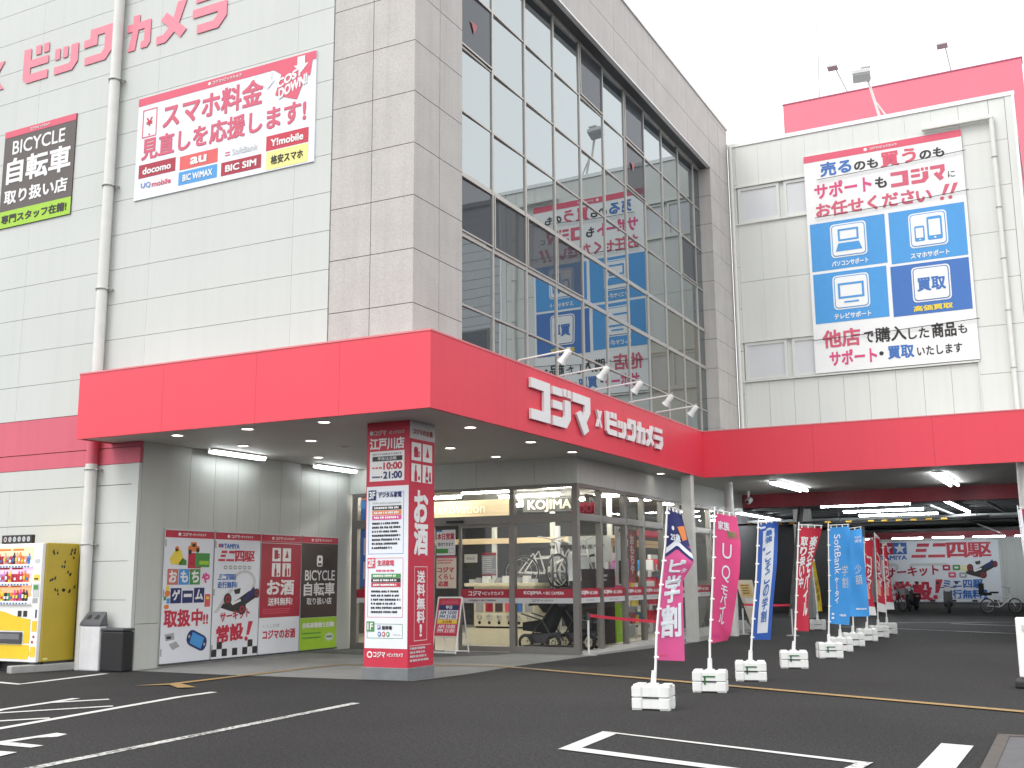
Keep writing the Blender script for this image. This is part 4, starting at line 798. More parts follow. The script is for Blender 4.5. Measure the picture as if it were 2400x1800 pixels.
win = Sheet(P, .002); win.rect(VX0 + .04, .90, VX1 - .16, 1.69, mat('lit_display_back', (.85, .82, .78), .5, emit=.55)); win.done(VM, {'lit_display_back': 'display_window'})
DR = [POR, PRED, PMAG, PDGREEN, PYEL, PBLUE, PBLK, PGREY, PDRED, mat('print_salmon', (.75, .36, .28), .5), mat('print_lilac', (.5, .25, .5), .5)]
for r, z in enumerate((1.445, 1.20, .945)):
    sh = MB(); sh.box(VX0 + .04, VY0 - .030, z - .045, VX1 - .165, VY0 - .004, z - .012); shelf = sh.build('shelf', PVC, VM)
    st = Sheet(frontP(VY0 - .032), .001)
    k = 0; x = VX0 + .06
    while x < VX1 - .24:
        st.rect(x, z - .040, x + .032, z - .020, PDBLUE, 1); x += .062
    st.done(shelf, {'print_blue': 'button'})
    x = VX0 + .055
    while x < VX1 - .22:
        h = rd.choice((.115, .15, .165)); c = rd.choice(DR); w = .026
        mb = MB(); n = 10; cx, cy = x + w, VY0 - .018
        prof = [(0, w * .9), (.02, w), (h * .7, w), (h * .82, w * .5), (h, w * .42)] if h > .12 else [(0, w * .92), (.01, w), (h - .01, w), (h, w * .85)]
        for (za, ra), (zb, rb) in zip(prof[:-1], prof[1:]): mb.add([(cx + R * math.cos(2 * math.pi * i / n), cy + .5 * R * math.sin(2 * math.pi * i / n), z + Z) for Z, R in ((za, ra), (zb, rb)) for i in range(n)], [(i, (i + 1) % n, n + (i + 1) % n, n + i) for i in range(n)], 0)
        mb.box(cx - .02, cy - .016, z + h * .25, cx + .02, cy - .014, z + h * .55, 1)
        mb.build('drink_sample', [c, rd.choice((PW, PYEL, PRED, PDBLUE))], VM, smooth=False); x += .0605
        if len([q for q in VM.children if q.name.startswith('drink_sample')]) > 60: break
s = Sheet(P, .001)
for x0, x1, z0, z1, c in ((VX0 + .045, VX1 - .17, 1.50, 1.685, (.80, .50, .30)), (VX0 + .045, VX1 - .42, 1.255, 1.41, (.62, .42, .62)), (VX1 - .42, VX1 - .17, 1.255, 1.41, (.82, .38, .26)), (VX0 + .045, VX1 - .17, 1.0, 1.165, (.84, .32, .17))): s.rect(x0, z0, x1, z1, mat('lit_card_%d' % int(z0 * 1000 + x0), c, .5, emit=.45), 3)
s.done(VM)
s = Sheet(P, .002)
for x0, x1, c in ((VX0 + .05, VX0 + .35, POR), (VX0 + .40, VX1 - .38, POR)):
    for z in (1.63, 1.375, 1.13): s.rect(x0, z, x1, z + .03, c if z != 1.375 else PRED, 2)
s.rect(VX1 - .155, 1.0, VX1 - .03, 1.18, PLGREY, 1); s.rect(VX1 - .14, 1.10, VX1 - .05, 1.16, PDGREEN, 2); s.rect(VX1 - .15, 1.22, VX1 - .04, 1.30, PYEL, 1); s.rect(VX1 - .14, 1.235, VX1 - .06, 1.255, PBLK, 2)
s.rect(VX1 - .15, 1.46, VX1 - .05, 1.51, PLGREY, 1); s.rect(VX1 - .15, .92, VX1 - .05, .985, PGREY, 1); s.rect(VX1 - .075, .72, VX1 - .045, .83, PNAVY, 1)
# lower front: plain yellow swashes and small dots (no figure)
s.poly([(VX0 + .02, .545), (VX1 - .16, .545), (VX1 - .16, .70), (VX1 - .30, .715), (VX1 - .50, .75), (VX1 - .70, .80), (VX0 + .02, .82)], VMY2, 1); s.rect(VX1 - .28, .38, VX1 - .16, .545, VMY2, 1)
s.poly([(VX0 + .02, .17), (VX1 - .18, .17), (VX1 - .13, .24), (VX1 - .16, .36), (VX0 + .02, .36)], VMY2, 1); s.rect(VX1 - .125, .20, VX1 - .03, .34, VMY2, 1); s.rect(VX1 - .125, .54, VX1 - .03, .68, VMY2, 1)
for x in (-.42, -.31): s.rect(VX1 + x, .735, VX1 + x + .075, .815, PBLK, 2)
for x, z in ((-.08, .47), (-.10, .40)): s.disc(VX1 + x, z, .018, .018, PDRED, 2)
s.rect(VX0 + .04, .62, VX0 + .16, .72, PLGREY, 2)
s.done(VM)
mb = MB(); mb.box(VX0 + .03, VY0 - .03, .375, VX1 - .30, VY0 - .002, .53); tr = mb.build('delivery_tray', DGREY, VM, bevel=.008); MB().box(VX0 + .06, VY0 - .034, .43, VX1 - .33, VY0 - .031, .505).build('flap', MGREY, tr)
mb = MB(); mb.box(-13.55, VY0 + .05, VZ1 + .002, -12.93, VY0 + .11, VZ1 + .12)
tp = mb.build('top_sign', PBLK, VM, bevel=.01); s = Sheet(frontP(VY0 + .05), .002)
for k in range(6): s.disc(-13.47 + .095 * k, VZ1 + .06, .033, .036, PLGREY, 1); s.disc(-13.47 + .095 * k, VZ1 + .06, .018, .02, PDRED if k == 0 else PGREY, 2)
s.done(tp)
s = Sheet(sideP(VX1 + .001), .0015); rd = random.Random(4)
for cy, cz in ((10.66, 1.60), (10.95, 1.60), (10.78, 1.42), (10.63, 1.22), (10.93, 1.30), (10.70, 1.05), (10.97, 1.06), (10.99, 1.54), (10.86, 1.10)):
    for k in range(3): a, b = cy + rd.uniform(-.05, .05), cz + rd.uniform(-.045, .045); s.poly([(a, b), (a + .026, b + .01), (a + rd.uniform(.01, .03), b + rd.uniform(.04, .065)), (a - .004, b + .03)], PBLK, 1)
for k in range(60):
    a, b = rd.uniform(10.55, 11.05), rd.uniform(.95, 1.68); s.rect(a, b, a + rd.uniform(.004, .02), b + rd.uniform(.003, .006), mat('ochre_print', (.33, .19, .015), .5), 1)
s.rect(10.56, .155, 10.64, .185, PPYEL, 1); s.done(VM)
KB = MB(); KB.box(-.075, -.64, 0, .075, .64, .10)
kb = KB.build('kerb_block', CONC, loc=(0, 0, 0), bevel=.012); kb.location = (-12.62, 10.80, .0); kb.rotation_euler.z = math.radians(-16)
tag(kb, 'weathered concrete wheel stop beside the vending machine foot', 'wheel stop')
BN = thing('litter_bin', 'white can bin with a sloping dark grey lid', 'bin', (-12.17, 11.03, 0))
bx0, bx1, by0, by1 = -12.345, -11.965, 10.92, 11.14 - .11
by1 = 11.05
MB().box(bx0, by0, .0, bx1, by1, .60).build('body', mat('bin_white', (.66, .66, .68), .45, streak=.08), BN, bevel=.02)
mb = MB(); mb.add([(bx0 - .008, by0 - .01, .603), (bx1 + .008, by0 - .01, .603), (bx1 + .008, by1 + .005, .603), (bx0 - .008, by1 + .005, .603), (bx0 - .004, by0, .64), (bx1 + .004, by0, .64), (bx1 - .02, by1 - .01, .79), (bx0 + .02, by1 - .01, .79), (bx1 - .02, by1 + .004, .79), (bx0 + .02, by1 + .004, .79)],
  [(3, 2, 1, 0), (0, 1, 5, 4), (4, 5, 6, 7), (7, 6, 8, 9), (1, 2, 8, 6, 5), (3, 0, 4, 7, 9), (2, 3, 9, 8)]); lid = mb.build('lid', mat('slate_plastic', (.085, .09, .10), .5), BN, bevel=.008)
for x in (-12.235, -12.085):
    mb = MB(); n = 16; mb.poly([(x + .045 * math.cos(2 * math.pi * i / n), by0 + .052 + .035 * math.sin(2 * math.pi * i / n) - .004, .702 + .052 * math.sin(2 * math.pi * i / n)) for i in range(n)]); mb.build('can_hole', BLK, lid)
B2 = thing('litter_bin', 'low black bin with a flat lid beside the white can bin', 'bin', (-11.73, 11.03, 0))
MB().box(-11.94, 10.93, 0, -11.53, 11.13, .535).build('body', mat('black_bin_plastic', (.012, .0115, .014), .5, var=.15, streak=.1), B2, bevel=.02)
MB().box(-11.95, 10.92, .538, -11.525, 11.135, .575).build('lid', DGREY, B2, bevel=.012)
t = thing('security_camera', 'small dome camera under the far canopy by the car park corner', 'camera', (-6.62, 24.9, 2.9))
MB().tube([(-6.66, 24.9, 3.154), (-6.66, 24.9, 2.98), (-6.62, 24.85, 2.95)], .025, 8).build('bracket', PVC, t); MB().tube([(-6.62, 24.9, 2.97), (-6.62, 24.86, 2.95), (-6.62, 24.7, 2.90), (-6.62, 24.62, 2.885)], [.03, .07, .07, .04], 14).build('housing', PLGREY, t, smooth=True); MB().tube([(-6.62, 24.62, 2.885), (-6.62, 24.61, 2.883)], .035, 12).build('lens', BLK, t)
# ================================================================== LAMPS UNDER THE CANOPY
def downlight(x, y, label, lit=True):
    t = thing('downlight', label, 'ceiling light', (x, y, ZB), 'round downlights in the canopy ceiling')
    MB().ring((x, y, ZB - .003), (0, 0, 1), .082, .010, 24, 6).build('trim_ring', PVC, t)
    n = 24; MB().poly([(x + .078 * math.cos(-2 * math.pi * i / n), y + .078 * math.sin(-2 * math.pi * i / n), ZB - .004) for i in range(n)]).build('lens', DOWN if lit else DGREY, t); return t
for x, y, lb in ((-10.74, 10.95, 'downlight in the front row nearest the left end of the canopy'), (-9.50, 10.93, 'middle downlight of the front row under the red fascia'), (-8.26, 10.92, 'downlight of the front row just left of the pillar'),
    (-10.77, 12.31, 'downlight just in front of the first ceiling tube lamp'), (-9.55, 12.33, 'downlight in the middle of the canopy ceiling beside the dark sensor'), (-10.77, 14.11, 'downlight between the two ceiling tube lamps'),
    (-6.92, 12.27, 'downlight just right of the pillar along the lettered canopy side'), (-6.92, 14.06, 'downlight below the first big white letter'), (-6.92, 15.53, 'downlight below the white cross of the letters'), (-8.30, 14.10, 'downlight in front of the sliding doors near the pillar'),
    (-8.26, 15.50, 'downlight closest to the sliding doors'), (-6.94, 19.69, 'lone downlight above the walkway near the inner canopy corner')): downlight(x, y, lb)
downlight(-9.57, 13.18, 'small dark unlit sensor in the canopy ceiling', False)
def tubelamp(name, x0, y0, x1, y1, z, m, label, group, w=.10, tubes=1, drop=.045):
    t = thing(name, label, 'tube lamp', ((x0 + x1) / 2, (y0 + y1) / 2, z), group)
    d = Vector((x1 - x0, y1 - y0, 0)); L = d.length; d.normalize(); nn = Vector((-d.y, d.x, 0)); c = Vector(((x0 + x1) / 2, (y0 + y1) / 2, z))
    MB().obox(c + Vector((0, 0, -.015)), d * L, nn * w, Vector((0, 0, .03))).build('housing', PVC, t)
    for k in range(tubes):
        o = nn * ((k - (tubes - 1) / 2) * .15)
        MB().tube([c - d * (L / 2 - .03) + o + Vector((0, 0, -drop)), c + d * (L / 2 - .03) + o + Vector((0, 0, -drop))], .024 if tubes > 1 else .034, 10).build('tube', m, t, smooth=True)
    return t
G1 = 'tube lamps under the canopy'
lp1 = tubelamp('tube_lamp', -11.37, 12.33, -11.37, 13.53, ZB, TUBE, 'lit tube lamp along the recess wall above the toy poster', G1)
lp2 = tubelamp('tube_lamp', -11.38, 14.87, -11.38, 16.03, ZB, TUBE, 'lit tube lamp along the recess wall nearer the doors', G1)
for lp_, a, b in ((lp1, 12.33, 13.53), (lp2, 14.87, 16.03)): MB().box(-11.46, a, ZB - .075, -11.452, b, ZB).build('reflector', PVC, lp_)
tubelamp('tube_lamp', -5.42, 22.3, -5.36, 24.8, ZB, TUBE, 'double tube lamp above the walkway, left one under the far canopy', G1, .2, 2, .06)
tubelamp('tube_lamp', -2.25, 22.1, -2.23, 25.1, ZB, TUBE, 'double tube lamp near the round column, right one under the far canopy', G1, .2, 2, .06)
G2 = 'tube lamps in the car park'
for x0, y0, x1, y1, lb in ((-5.93, 29.2, -3.63, 29.1, 'nearest of three crosswise tube lamps in the car park'), (-5.88, 32.1, -3.65, 31.8, 'middle of three crosswise tube lamps in the car park'), (-5.84, 34.4, -3.54, 34.3, 'farthest of three crosswise tube lamps in the car park'),
    (-2.80, 28.4, -2.70, 34.3, 'lengthwise tube lamp at the right of the car park'), (-8.55, 30.6, -8.53, 35.9, 'lengthwise tube lamp at the left edge of the car park above the flags')): tubelamp('car_park_lamp', x0, y0, x1, y1, 3.05, TUBEIN, lb, G2, .08)
for i, (a, b) in enumerate(((-8.49, -8.1), (-7.15, -5.85), (-5.51, -4.22), (-3.90, -2.62), (-2.3, -1.0))): tubelamp('car_park_lamp', a, 50.0, b, 50.0, 2.84, TUBEIN, ('short tube lamp at the far left of the row before the back wall', 'tube lamp above the twin stars of the back wall banner', 'tube lamp above the middle of the back wall banner', 'tube lamp above the last characters of the back wall banner', 'tube lamp beyond the right edge of the back wall banner')[i], G2, .08)
# spot lamps on arms above the letters
def spot(y, label):
    t = thing('spot_lamp', label, 'spotlight', (XC, y, ZT), 'spot lamps over the canopy letters')
    MB().tube([(XC - .04, y, ZT + .01), (XC - .02, y, ZT + .05), (XC + .72, y, ZT + .115)], .013, 8).build('arm', PVC, t, smooth=True)
    h = Vector((XC + .74, y, ZT + .10)); d = Vector((-.50, .02, -.58)).normalized()
    a = h + Vector((0, 0, .01)); MB().tube([a, a + d * .03, a + d * .14, a + d * .16, a + d * .205], [.03, .047, .047, .052, .066], 16).build('head', PVC, t, smooth=True)
    MB().tube([a + d * .2055, a + d * .207], [.055, .054], 16).build('lens', PLGREY, t)
    MB().obox(h + Vector((-.02, 0, .02)), (.05, 0, 0), (0, .02, 0), (0, 0, .06)).build('bracket', STEEL, t)
for y, lb in ((12.83, 'spot lamp nearest the canopy corner'), (14.15, 'second spot lamp from the canopy corner'), (15.50, 'middle spot lamp of the five over the letters'), (16.93, 'fourth spot lamp from the canopy corner'), (18.25, 'spot lamp nearest the inner canopy corner')): spot(y, lb)
# hanging height bar in the car park
HB = thing('height_bar', 'dark hanging height bar with yellow bands at the car park entry', 'height bar', (-5.4, 30, 2.62))
MB().tube([(-8.8, 30, 2.62), (-1.9, 30, 2.66)], .03, 10).build('bar', BLK, HB, smooth=True)
for x in (-8.02, -7.62, -7.2, -6.86, -5.9, -5.35, -4.78, -4.44, -4.08, -3.72, -3.34, -2.97): MB().tube([(x - .075, 30, 2.628), (x + .075, 30, 2.63)], .036, 10).build('yellow_band', mat('amber_band', (.52, .30, .04), .6), HB, smooth=True)
for x in (-8.5, -5.6, -2.2): MB().tube([(x, 30, 2.62), (x, 30, 3.2)], .008, 5).build('hanger', BLK, HB)
# ================================================================== NOBORI FLAGS
CY = Vector((0, 0, 1.2))
def push(x, y, z, dy): q = CY + (Vector((x, y, z)) - CY) * ((y + dy) / y); return q   # the same sight line, dy metres farther back
def interp(pts, t):
    t = max(0, min(1, t)) * (len(pts) - 1); i = min(int(t), len(pts) - 2); f = t - i
    return tuple(a + (b - a) * f for a, b in zip(pts[i], pts[i + 1]))
def smooth_path(pts, n=14):
    def zx(z):
        for (x0, z0), (x1, z1) in zip(pts[:-1], pts[1:]):
            if z0 <= z <= z1: return x0 + (x1 - x0) * (z - z0) / (z1 - z0)
        return pts[-1][0]
    return zx
WB = mat('white_blow_moulded_plastic', (.74, .75, .73), .45, var=.04, streak=.10)
def flag_base(parent, x, y, yaw):
    mb = MB(); c, s_ = math.cos(yaw), math.sin(yaw)
    def T(a, b, z): return (x + a * c - b * s_, y + a * s_ + b * c, z)
    w, d, h = .178, .138, .19
    out = [(-w, -d + .012), (-w + .012, -d), (-w * .5, -d), (-w * .42, -d + .016), (w * .42, -d + .016), (w * .5, -d), (w - .012, -d), (w, -d + .012), (w, -d * .45), (w - .03, -d * .34), (w - .03, d * .34), (w, d * .45), (w, d - .012), (w - .012, d), (w * .5, d), (w * .42, d - .016), (-w * .42, d - .016), (-w * .5, d), (-w + .012, d), (-w, d - .012), (-w, d * .45), (-w + .03, d * .34), (-w + .03, -d * .34), (-w, -d * .45)]
    n = len(out)
    for z0, z1 in ((.010, .110), (.115, .214)):
        L = [(.97, z0), (1, z0 + .008), (1, z1 - .008), (.97, z1)]
        V = [T(a * k, b * k, z) for k, z in L for a, b in out]
        mb.add(V, [(i + r * n, (i + 1) % n + r * n, (i + 1) % n + (r + 1) * n, i + (r + 1) * n) for r in range(3) for i in range(n)] + [tuple(range(n))[::-1], tuple(3 * n + i for i in range(n))])
    for a, b in ((-.13, -.09), (.13, -.09), (-.13, .09), (.13, .09)): mb.obox(T(a, b, .006), Vector((c, s_, 0)) * .09, Vector((-s_, c, 0)) * .08, (0, 0, .012))
    for a in (-.125, .125): mb.obox(T(a, 0, .220), Vector((c, s_, 0)) * .085, Vector((-s_, c, 0)) * .20, (0, 0, .016))
    mb.obox(T(0, 0, .221), Vector((c, s_, 0)) * .09, Vector((-s_, c, 0)) * .11, (0, 0, .022))
    mb.obox(T(0, 0, .112), Vector((c, s_, 0)) * .31, Vector((-s_, c, 0)) * .20, (0, 0, .03))
    b = mb.build('water_tank', WB, parent, bevel=.006)
    mb = MB(); mb.obox(T(0, -d + .012, .112), Vector((c, s_, 0)) * .15, Vector((-s_, c, 0)) * .006, (0, 0, .012)); mb.build('grip_slot', BLK, b)
    return T
def nobori(label, bx, by, yp, pole, right, zb, cm, design, depth=.30, yaw=.25, tape=False, seed=0, group='nobori flags along the walkway', ntop=None, arm=True):
    """pole: (x, z) up the pole on the plane y = yp; right: (x, z) down the free edge on that plane; the free edge hangs depth metres farther back"""
    t = thing('nobori_flag', label, 'flag', (bx, by, 0), group)
    T = flag_base(t, bx, by, yaw)
    zx = smooth_path(pole); zt = pole[-1][1]
    MB().tube([(bx, by, .18), (bx, by, .21), (bx + (zx(.34) - bx) * .6, by + (yp - by) * .4, .345)], [.032, .026, .024], 12).build('pole_socket', WB, t, smooth=True)
    path = [(bx, by, .21)] + [(zx(z), yp, z) for z in [.36 + (zt - .36) * i / 12 for i in range(13)]]
    MB().tube(path, [.013] + [.0125 - .004 * i / 12 for i in range(13)], 10).build('pole', PVC, t, smooth=True)
    if tape: Z = Vector((0, 0, 1)); U = Vector((math.cos(yaw), math.sin(yaw), 0)); V_ = Vector((-U.y, U.x, 0)); MB().obox(T(.0, -.126, .165), U * .13, V_ * .006, Z * .014).obox(T(-.045, -.126, .12), U * .018, V_ * .006, Z * .075).build('green_strap', mat('dark_green_cord', (.02, .12, .035), .6), t)
    ztop = right[0][1]; top = pole[-1][1] - .07
    lp = lambda b: (zx(zb[0] + (top - zb[0]) * b), zb[0] + (top - zb[0]) * b)
    rd = random.Random(seed); ph = rd.uniform(0, 6)
    rr_ = right[::-1]
    def Q(a, b, d):
        lx, lz = lp(b); rx, rz = interp(rr_, b)
        x = lx + .012 + (rx - lx - .012) * a; z = lz + (rz - lz) * a
        dy = depth * (a ** .9) + .055 * a * math.sin(3.3 * b * 2 + ph + 2.2 * a) + .040 * a * math.sin(9 * b + 5 * a + ph)
        q = push(x, yp, z, dy); q2 = q - (q - CY).normalized() * d; return tuple(q2)
    NX, NZ = 10, 30; V = [Q(i / NX, j / NZ, 0) for j in range(NZ + 1) for i in range(NX + 1)]
    F = [(j * (NX + 1) + i, j * (NX + 1) + i + 1, (j + 1) * (NX + 1) + i + 1, (j + 1) * (NX + 1) + i) for j in range(NZ) for i in range(NX)]
    cl = MB().add(V, F).build('cloth', cm, t, smooth=True)
    s = Sheet(Q, .004)
    def band(x0, z0, x1, z1, m, lay=1):                     # patch that follows the cloth
        mb = s._m('graphic', m); n = max(2, int((z1 - z0) * 30)); k = max(2, int((x1 - x0) * 10))
        mb.add([Q(x0 + (x1 - x0) * i / k, z0 + (z1 - z0) * j / n, lay * .004) for j in range(n + 1) for i in range(k + 1)], [(j * (k + 1) + i, j * (k + 1) + i + 1, (j + 1) * (k + 1) + i + 1, (j + 1) * (k + 1) + i) for j in range(n) for i in range(k)])
    s.band = band
    if design: design(s)
    s.done(cl)
    mb = MB()
    for j in range(7):
        b = .02 + .955 * j / 6; p0 = lp(b); q = Q(.015, b, 0); mb.obox(((p0[0] + q[0]) / 2, yp - .004, p0[1]), (.045, 0, 0), (0, .012, 0), (0, 0, .016))
    for a in (.1, .38, .66, .94): q = Q(a, 1, 0); mb.obox((q[0], q[1] - .004, q[2] + .014), (.014, 0, 0), (0, .012, 0), (0, 0, .045))
    mb.build('loop', PVC, cl)
    if arm: A = Q(0, 1, 0); B = Q(1, 1, 0); MB().tube([(zx(top + .05), yp, top + .05), (A[0], A[1], A[2] + .035), (B[0], B[1], B[2] + .03)], .006, 6).build('top_arm', PVC, t)
    return t
CPINK = mat('cloth_magenta_pink', (.70, .10, .29), .75, var=.05); CBLUE = mat('cloth_blue', (.03, .11, .45), .75, var=.05); CRED = mat('cloth_red', (.55, .025, .055), .75, var=.05)
CSKY = mat('cloth_sky_blue', (.045, .28, .66), .75, var=.05); CYEL = mat('cloth_yellow', (.62, .47, .03), .75, var=.08); CNAVY = mat('cloth_navy', (.02, .025, .14), .75)
CMAG = mat('cloth_hot_pink', (.70, .065, .215), .75, var=.05)
def d1(s):
    s.band(0, .78, 1, 1, CNAVY, 1); n = 6
    for m, off, lay in ((CNAVY, .0, 1), (PWB, -.035, 2)):
        mb = s._m('graphic', m)
        up = lambda a: .78 - abs(a - .45) * .16 + .07
        for i in range(10):
            a0, a1 = i / 10, (i + 1) / 10; w = .10 if m is CNAVY else .04
            mb.poly([s.P(a0, up(a0) + off - w, lay * .004), s.P(a1, up(a1) + off - w, lay * .004), s.P(a1, up(a1) + off, lay * .004), s.P(a0, up(a0) + off, lay * .004)])
    s.poly([(.55, .90), (.98, .92), (.95, .83), (.72, .81)], POR, 3); s.text('25歳', .18, .80, .62, .85, PWB, 3, .03); s.disc(.3, .885, .07, .015, PWB, 3)
    s.text('ピ', .22, .58, .72, .67, PWB, 2, .035); s.text('タ', .70, .575, .88, .61, PWB, 2, .03); s.text('学', .16, .37, .84, .55, PWB, 2, .035); s.text('割', .12, .15, .88, .345, PWB, 2, .035); s.lines(.08, .02, .5, .035, 1, PPINK, 2)
def d2(s):
    s.text('家族', .12, .88, .60, .945, PWB, 2, .02); s.text('割引', .52, .83, .92, .88, PDGREEN, 2, .02)
    s.text('U', .30, .67, .66, .78, PWB, 2, .0); s.text('Q', .30, .50, .64, .62, PWB, 2, .0); s.vtext('モバイル', .34, .60, .47, .20, PWB, 2, .02); s.text('学割', .1, .04, .5, .085, PMAG, 2, .02)
def d3(s):
    s.band(.22, .05, .80, .93, PWB, 1); s.disc(.52, .86, .30, .09, PWB, 2); s.text('最', .36, .87, .70, .925, PDBLUE, 3, .03); s.text('強', .36, .80, .70, .86, PDBLUE, 3, .03); s.rect(.06, .955, .34, .975, PWB, 2)
    s.vtext('こそこの学割', .40, .68, .70, .12, PDBLUE, 3, .02); s.rect(.26, .74, .36, .77, PDBLUE, 3)
def d4(s):
    s.vtext('楽天モバイル', .56, .90, .90, .12, PW, 2, .035); s.vtext('取り扱い中', .10, .44, .90, .40, PW, 2, .035)
def d5(s):
    s.text('SoftBank', .24, .50, .54, .92, PW, 2, .0, rot=90); s.vtext('ケータイ', .24, .42, .47, .20, PW, 2, .02); s.vtext('学割', .58, .86, .58, .34, PLGREY, 2, .0); s.rect(.10, .05, .22, .07, PW, 2); s.rect(.10, .09, .22, .11, PW, 2); s.lines(.5, .06, .95, .10, 1, PWB, 2)
def d6(s): s.vtext('学割', .62, .92, .92, .84, PWB, 2, .0); s.lines(.55, .06, .95, .10, 1, PWB, 2, 3); s.vtext('少額', .58, .84, .60, .36, PLGREY, 2, .0)
def d8(s): s.band(0, 0, 1, .12, PW, 1); s.vtext('コジマ', .2, .8, .8, .35, PW, 2, .03); s.band(.0, .22, .5, .42, mat('print_salmon', (.75, .36, .28)), 1)
def dy(s): s.vtext('自転車', .2, .8, .6, .15, PBROWN, 2, .0)
nobori('magenta nobori flag with a navy top, nearest to the camera', -3.62, 9.88, 9.9, [(-3.61, .2), (-3.578, .694), (-3.517, 1.169), (-3.465, 1.504), (-3.429, 1.905)],
       [(-3.298, 1.79), (-3.24, 1.55), (-3.188, 1.34), (-3.305, 1.16), (-3.31, .95), (-3.312, .70), (-3.312, .438)], (.44,), CPINK, d1, .22, .12, seed=1)
nobori('hot pink nobori flag with thin white letters, second from the camera', -3.605, 11.6, 11.6, [(-3.60, .2), (-3.599, .445), (-3.526, 1.27), (-3.48, 1.956)],
       [(-3.24, 1.84), (-3.21, 1.55), (-3.235, 1.25), (-3.291, .943), (-3.36, .60), (-3.40, .535)], (.50,), CMAG, d2, .30, .2, True, seed=2)
nobori('blue nobori flag with a white centre panel', -3.545, 13.0, 13.0, [(-3.545, .2), (-3.531, .33), (-3.487, .734), (-3.43, 1.166), (-3.368, 1.882)],
       [(-3.132, 1.85), (-3.15, 1.6), (-3.176, 1.332), (-3.24, .9), (-3.292, .47)], (.47,), CBLUE, d3, .30, .3, True, seed=3)
nobori('red nobori flag with two columns of white writing', -3.50, 15.0, 15.0, [(-3.50, .2), (-3.475, .33), (-3.422, .939), (-3.335, 1.928)],
       [(-3.024, 1.84), (-3.10, 1.62), (-3.177, 1.401), (-3.25, 1.05), (-3.271, .8), (-3.276, .48)], (.48,), CRED, d4, .25, .3, True, seed=4)
nobori('sky blue nobori flag with a white name running down it, fifth from the camera', -3.43, 17.0, 17.0, [(-3.43, .2), (-3.427, .314), (-3.386, .905), (-3.338, 1.996)],
       [(-3.03, 1.94), (-3.04, 1.5), (-3.06, 1.0), (-3.119, .48)], (.50,), CSKY, d5, .30, .4, True, seed=5)
nobori('sky blue nobori flag half hidden behind the one with the white name', -3.56, 18.55, 18.55, [(-3.56, .2), (-3.55, .4), (-3.50, 1.2), (-3.44, 1.99)],
       [(-3.11, 1.965), (-3.10, 1.5), (-3.085, 1.0), (-3.074, .555)], (.55,), CSKY, d6, .12, .35, seed=6)
nobori('sky blue nobori flag third in the row of blue ones', -3.62, 20.0, 20.0, [(-3.60, .2), (-3.60, .4), (-3.58, 1.2), (-3.52, 1.93)], [(-3.38, 1.9), (-3.40, 1.2), (-3.40, .6)], (.6,), CSKY, d6, .15, .35, seed=7)
nobori('red nobori flag with a salmon patch behind the sky blue flags', -3.66, 21.65, 21.65, [(-3.64, .2), (-3.63, .5), (-3.62, 1.2), (-3.60, 1.93)], [(-3.44, 1.88), (-3.47, 1.3), (-3.52, .9), (-3.46, .47)], (.47,), CRED, d8, .15, .35, seed=8)
nobori('red nobori flag with a white foot, next to last in the row', -3.66, 23.0, 23.0, [(-3.66, .2), (-3.65, .5), (-3.635, 1.2), (-3.615, 2.07)], [(-3.53, 1.92), (-3.53, 1.3), (-3.50, .9), (-3.49, .48)], (.5,), CRED, d8, .12, .35, seed=9)
nobori('red and white nobori flag, last in the row', -3.70, 24.4, 24.4, [(-3.70, .2), (-3.70, .5), (-3.69, 1.2), (-3.68, 1.9)], [(-3.60, 1.85), (-3.58, 1.3), (-3.56, .9), (-3.53, .5)], (.5,), CRED, d8, .12, .35, seed=10)
nobori('narrow twisted yellow nobori flag by the dark wall', -5.43, 25.8, 25.9, [(-5.44, .2), (-5.45, .4), (-5.47, .9), (-5.52, 1.62)], [(-5.44, 1.55), (-5.40, 1.2), (-5.36, .9), (-5.33, .41)], (.40,), CYEL, dy, .06, .2, seed=11, arm=False)
# ================================================================== BARRIERS AND SIGNS ON THE WALKWAY
def belt_post(x, y, h, label):
    t = thing('belt_post', label, 'barrier post', (x, y, 0), 'belt barrier posts')
    MB().tube([(x, y, .004), (x, y, .018), (x, y, .03)], [.13, .13, .03], 24).build('base', STEEL, t, smooth=True); MB().tube([(x, y, .02), (x, y, h - .11)], .017, 12).build('post', mat('post_white', (.70, .70, .68), .4), t, smooth=True)
    MB().tube([(x, y, h - .115), (x, y, h)], .026, 14).build('belt_head', DGREY, t, smooth=True); return t
CBELT = mat('red_belt', (.66, .03, .07), .6)
def belt(t, a, b, sag=.01):
    mb = MB(); n = 10; P = [Vector(a).lerp(Vector(b), i / n) - Vector((0, 0, sag * 4 * (i / n) * (1 - i / n))) for i in range(n + 1)]
    for i in range(n): mb.add([P[i], P[i + 1], P[i + 1] + Vector((0, 0, .045)), P[i] + Vector((0, 0, .045))], [(0, 1, 2, 3)])
    mb.build('belt', CBELT, t)
b1 = belt_post(-6.95, 16.1, .66, 'slim barrier post with a red belt in front of the glass corner'); belt(b1, (-6.925, 16.1, .595), (-5.62, 16.16, .50), .01)
b1b = belt_post(-5.60, 16.16, .60, 'slim barrier post hidden behind the magenta flag')
b2 = belt_post(-6.40, 23.05, .66, 'slim barrier post by the dark car park entry'); belt(b2, (-6.38, 23.05, .60), (-5.34, 22.85, .60), .01); belt_post(-5.32, 22.83, .66, 'slim barrier post between the blue and red flags')
AF = thing('a_frame_sign', 'white A-frame sign with a red and yellow opening hours sheet by the doors', 'sign board', (-9.2, 15.75, 0))
yA = 15.62; mb = MB()
def leg(x0, x1, y0, y1): mb.tube([(x0, y0, .012), (x1, y1, .90)], .014, 8)
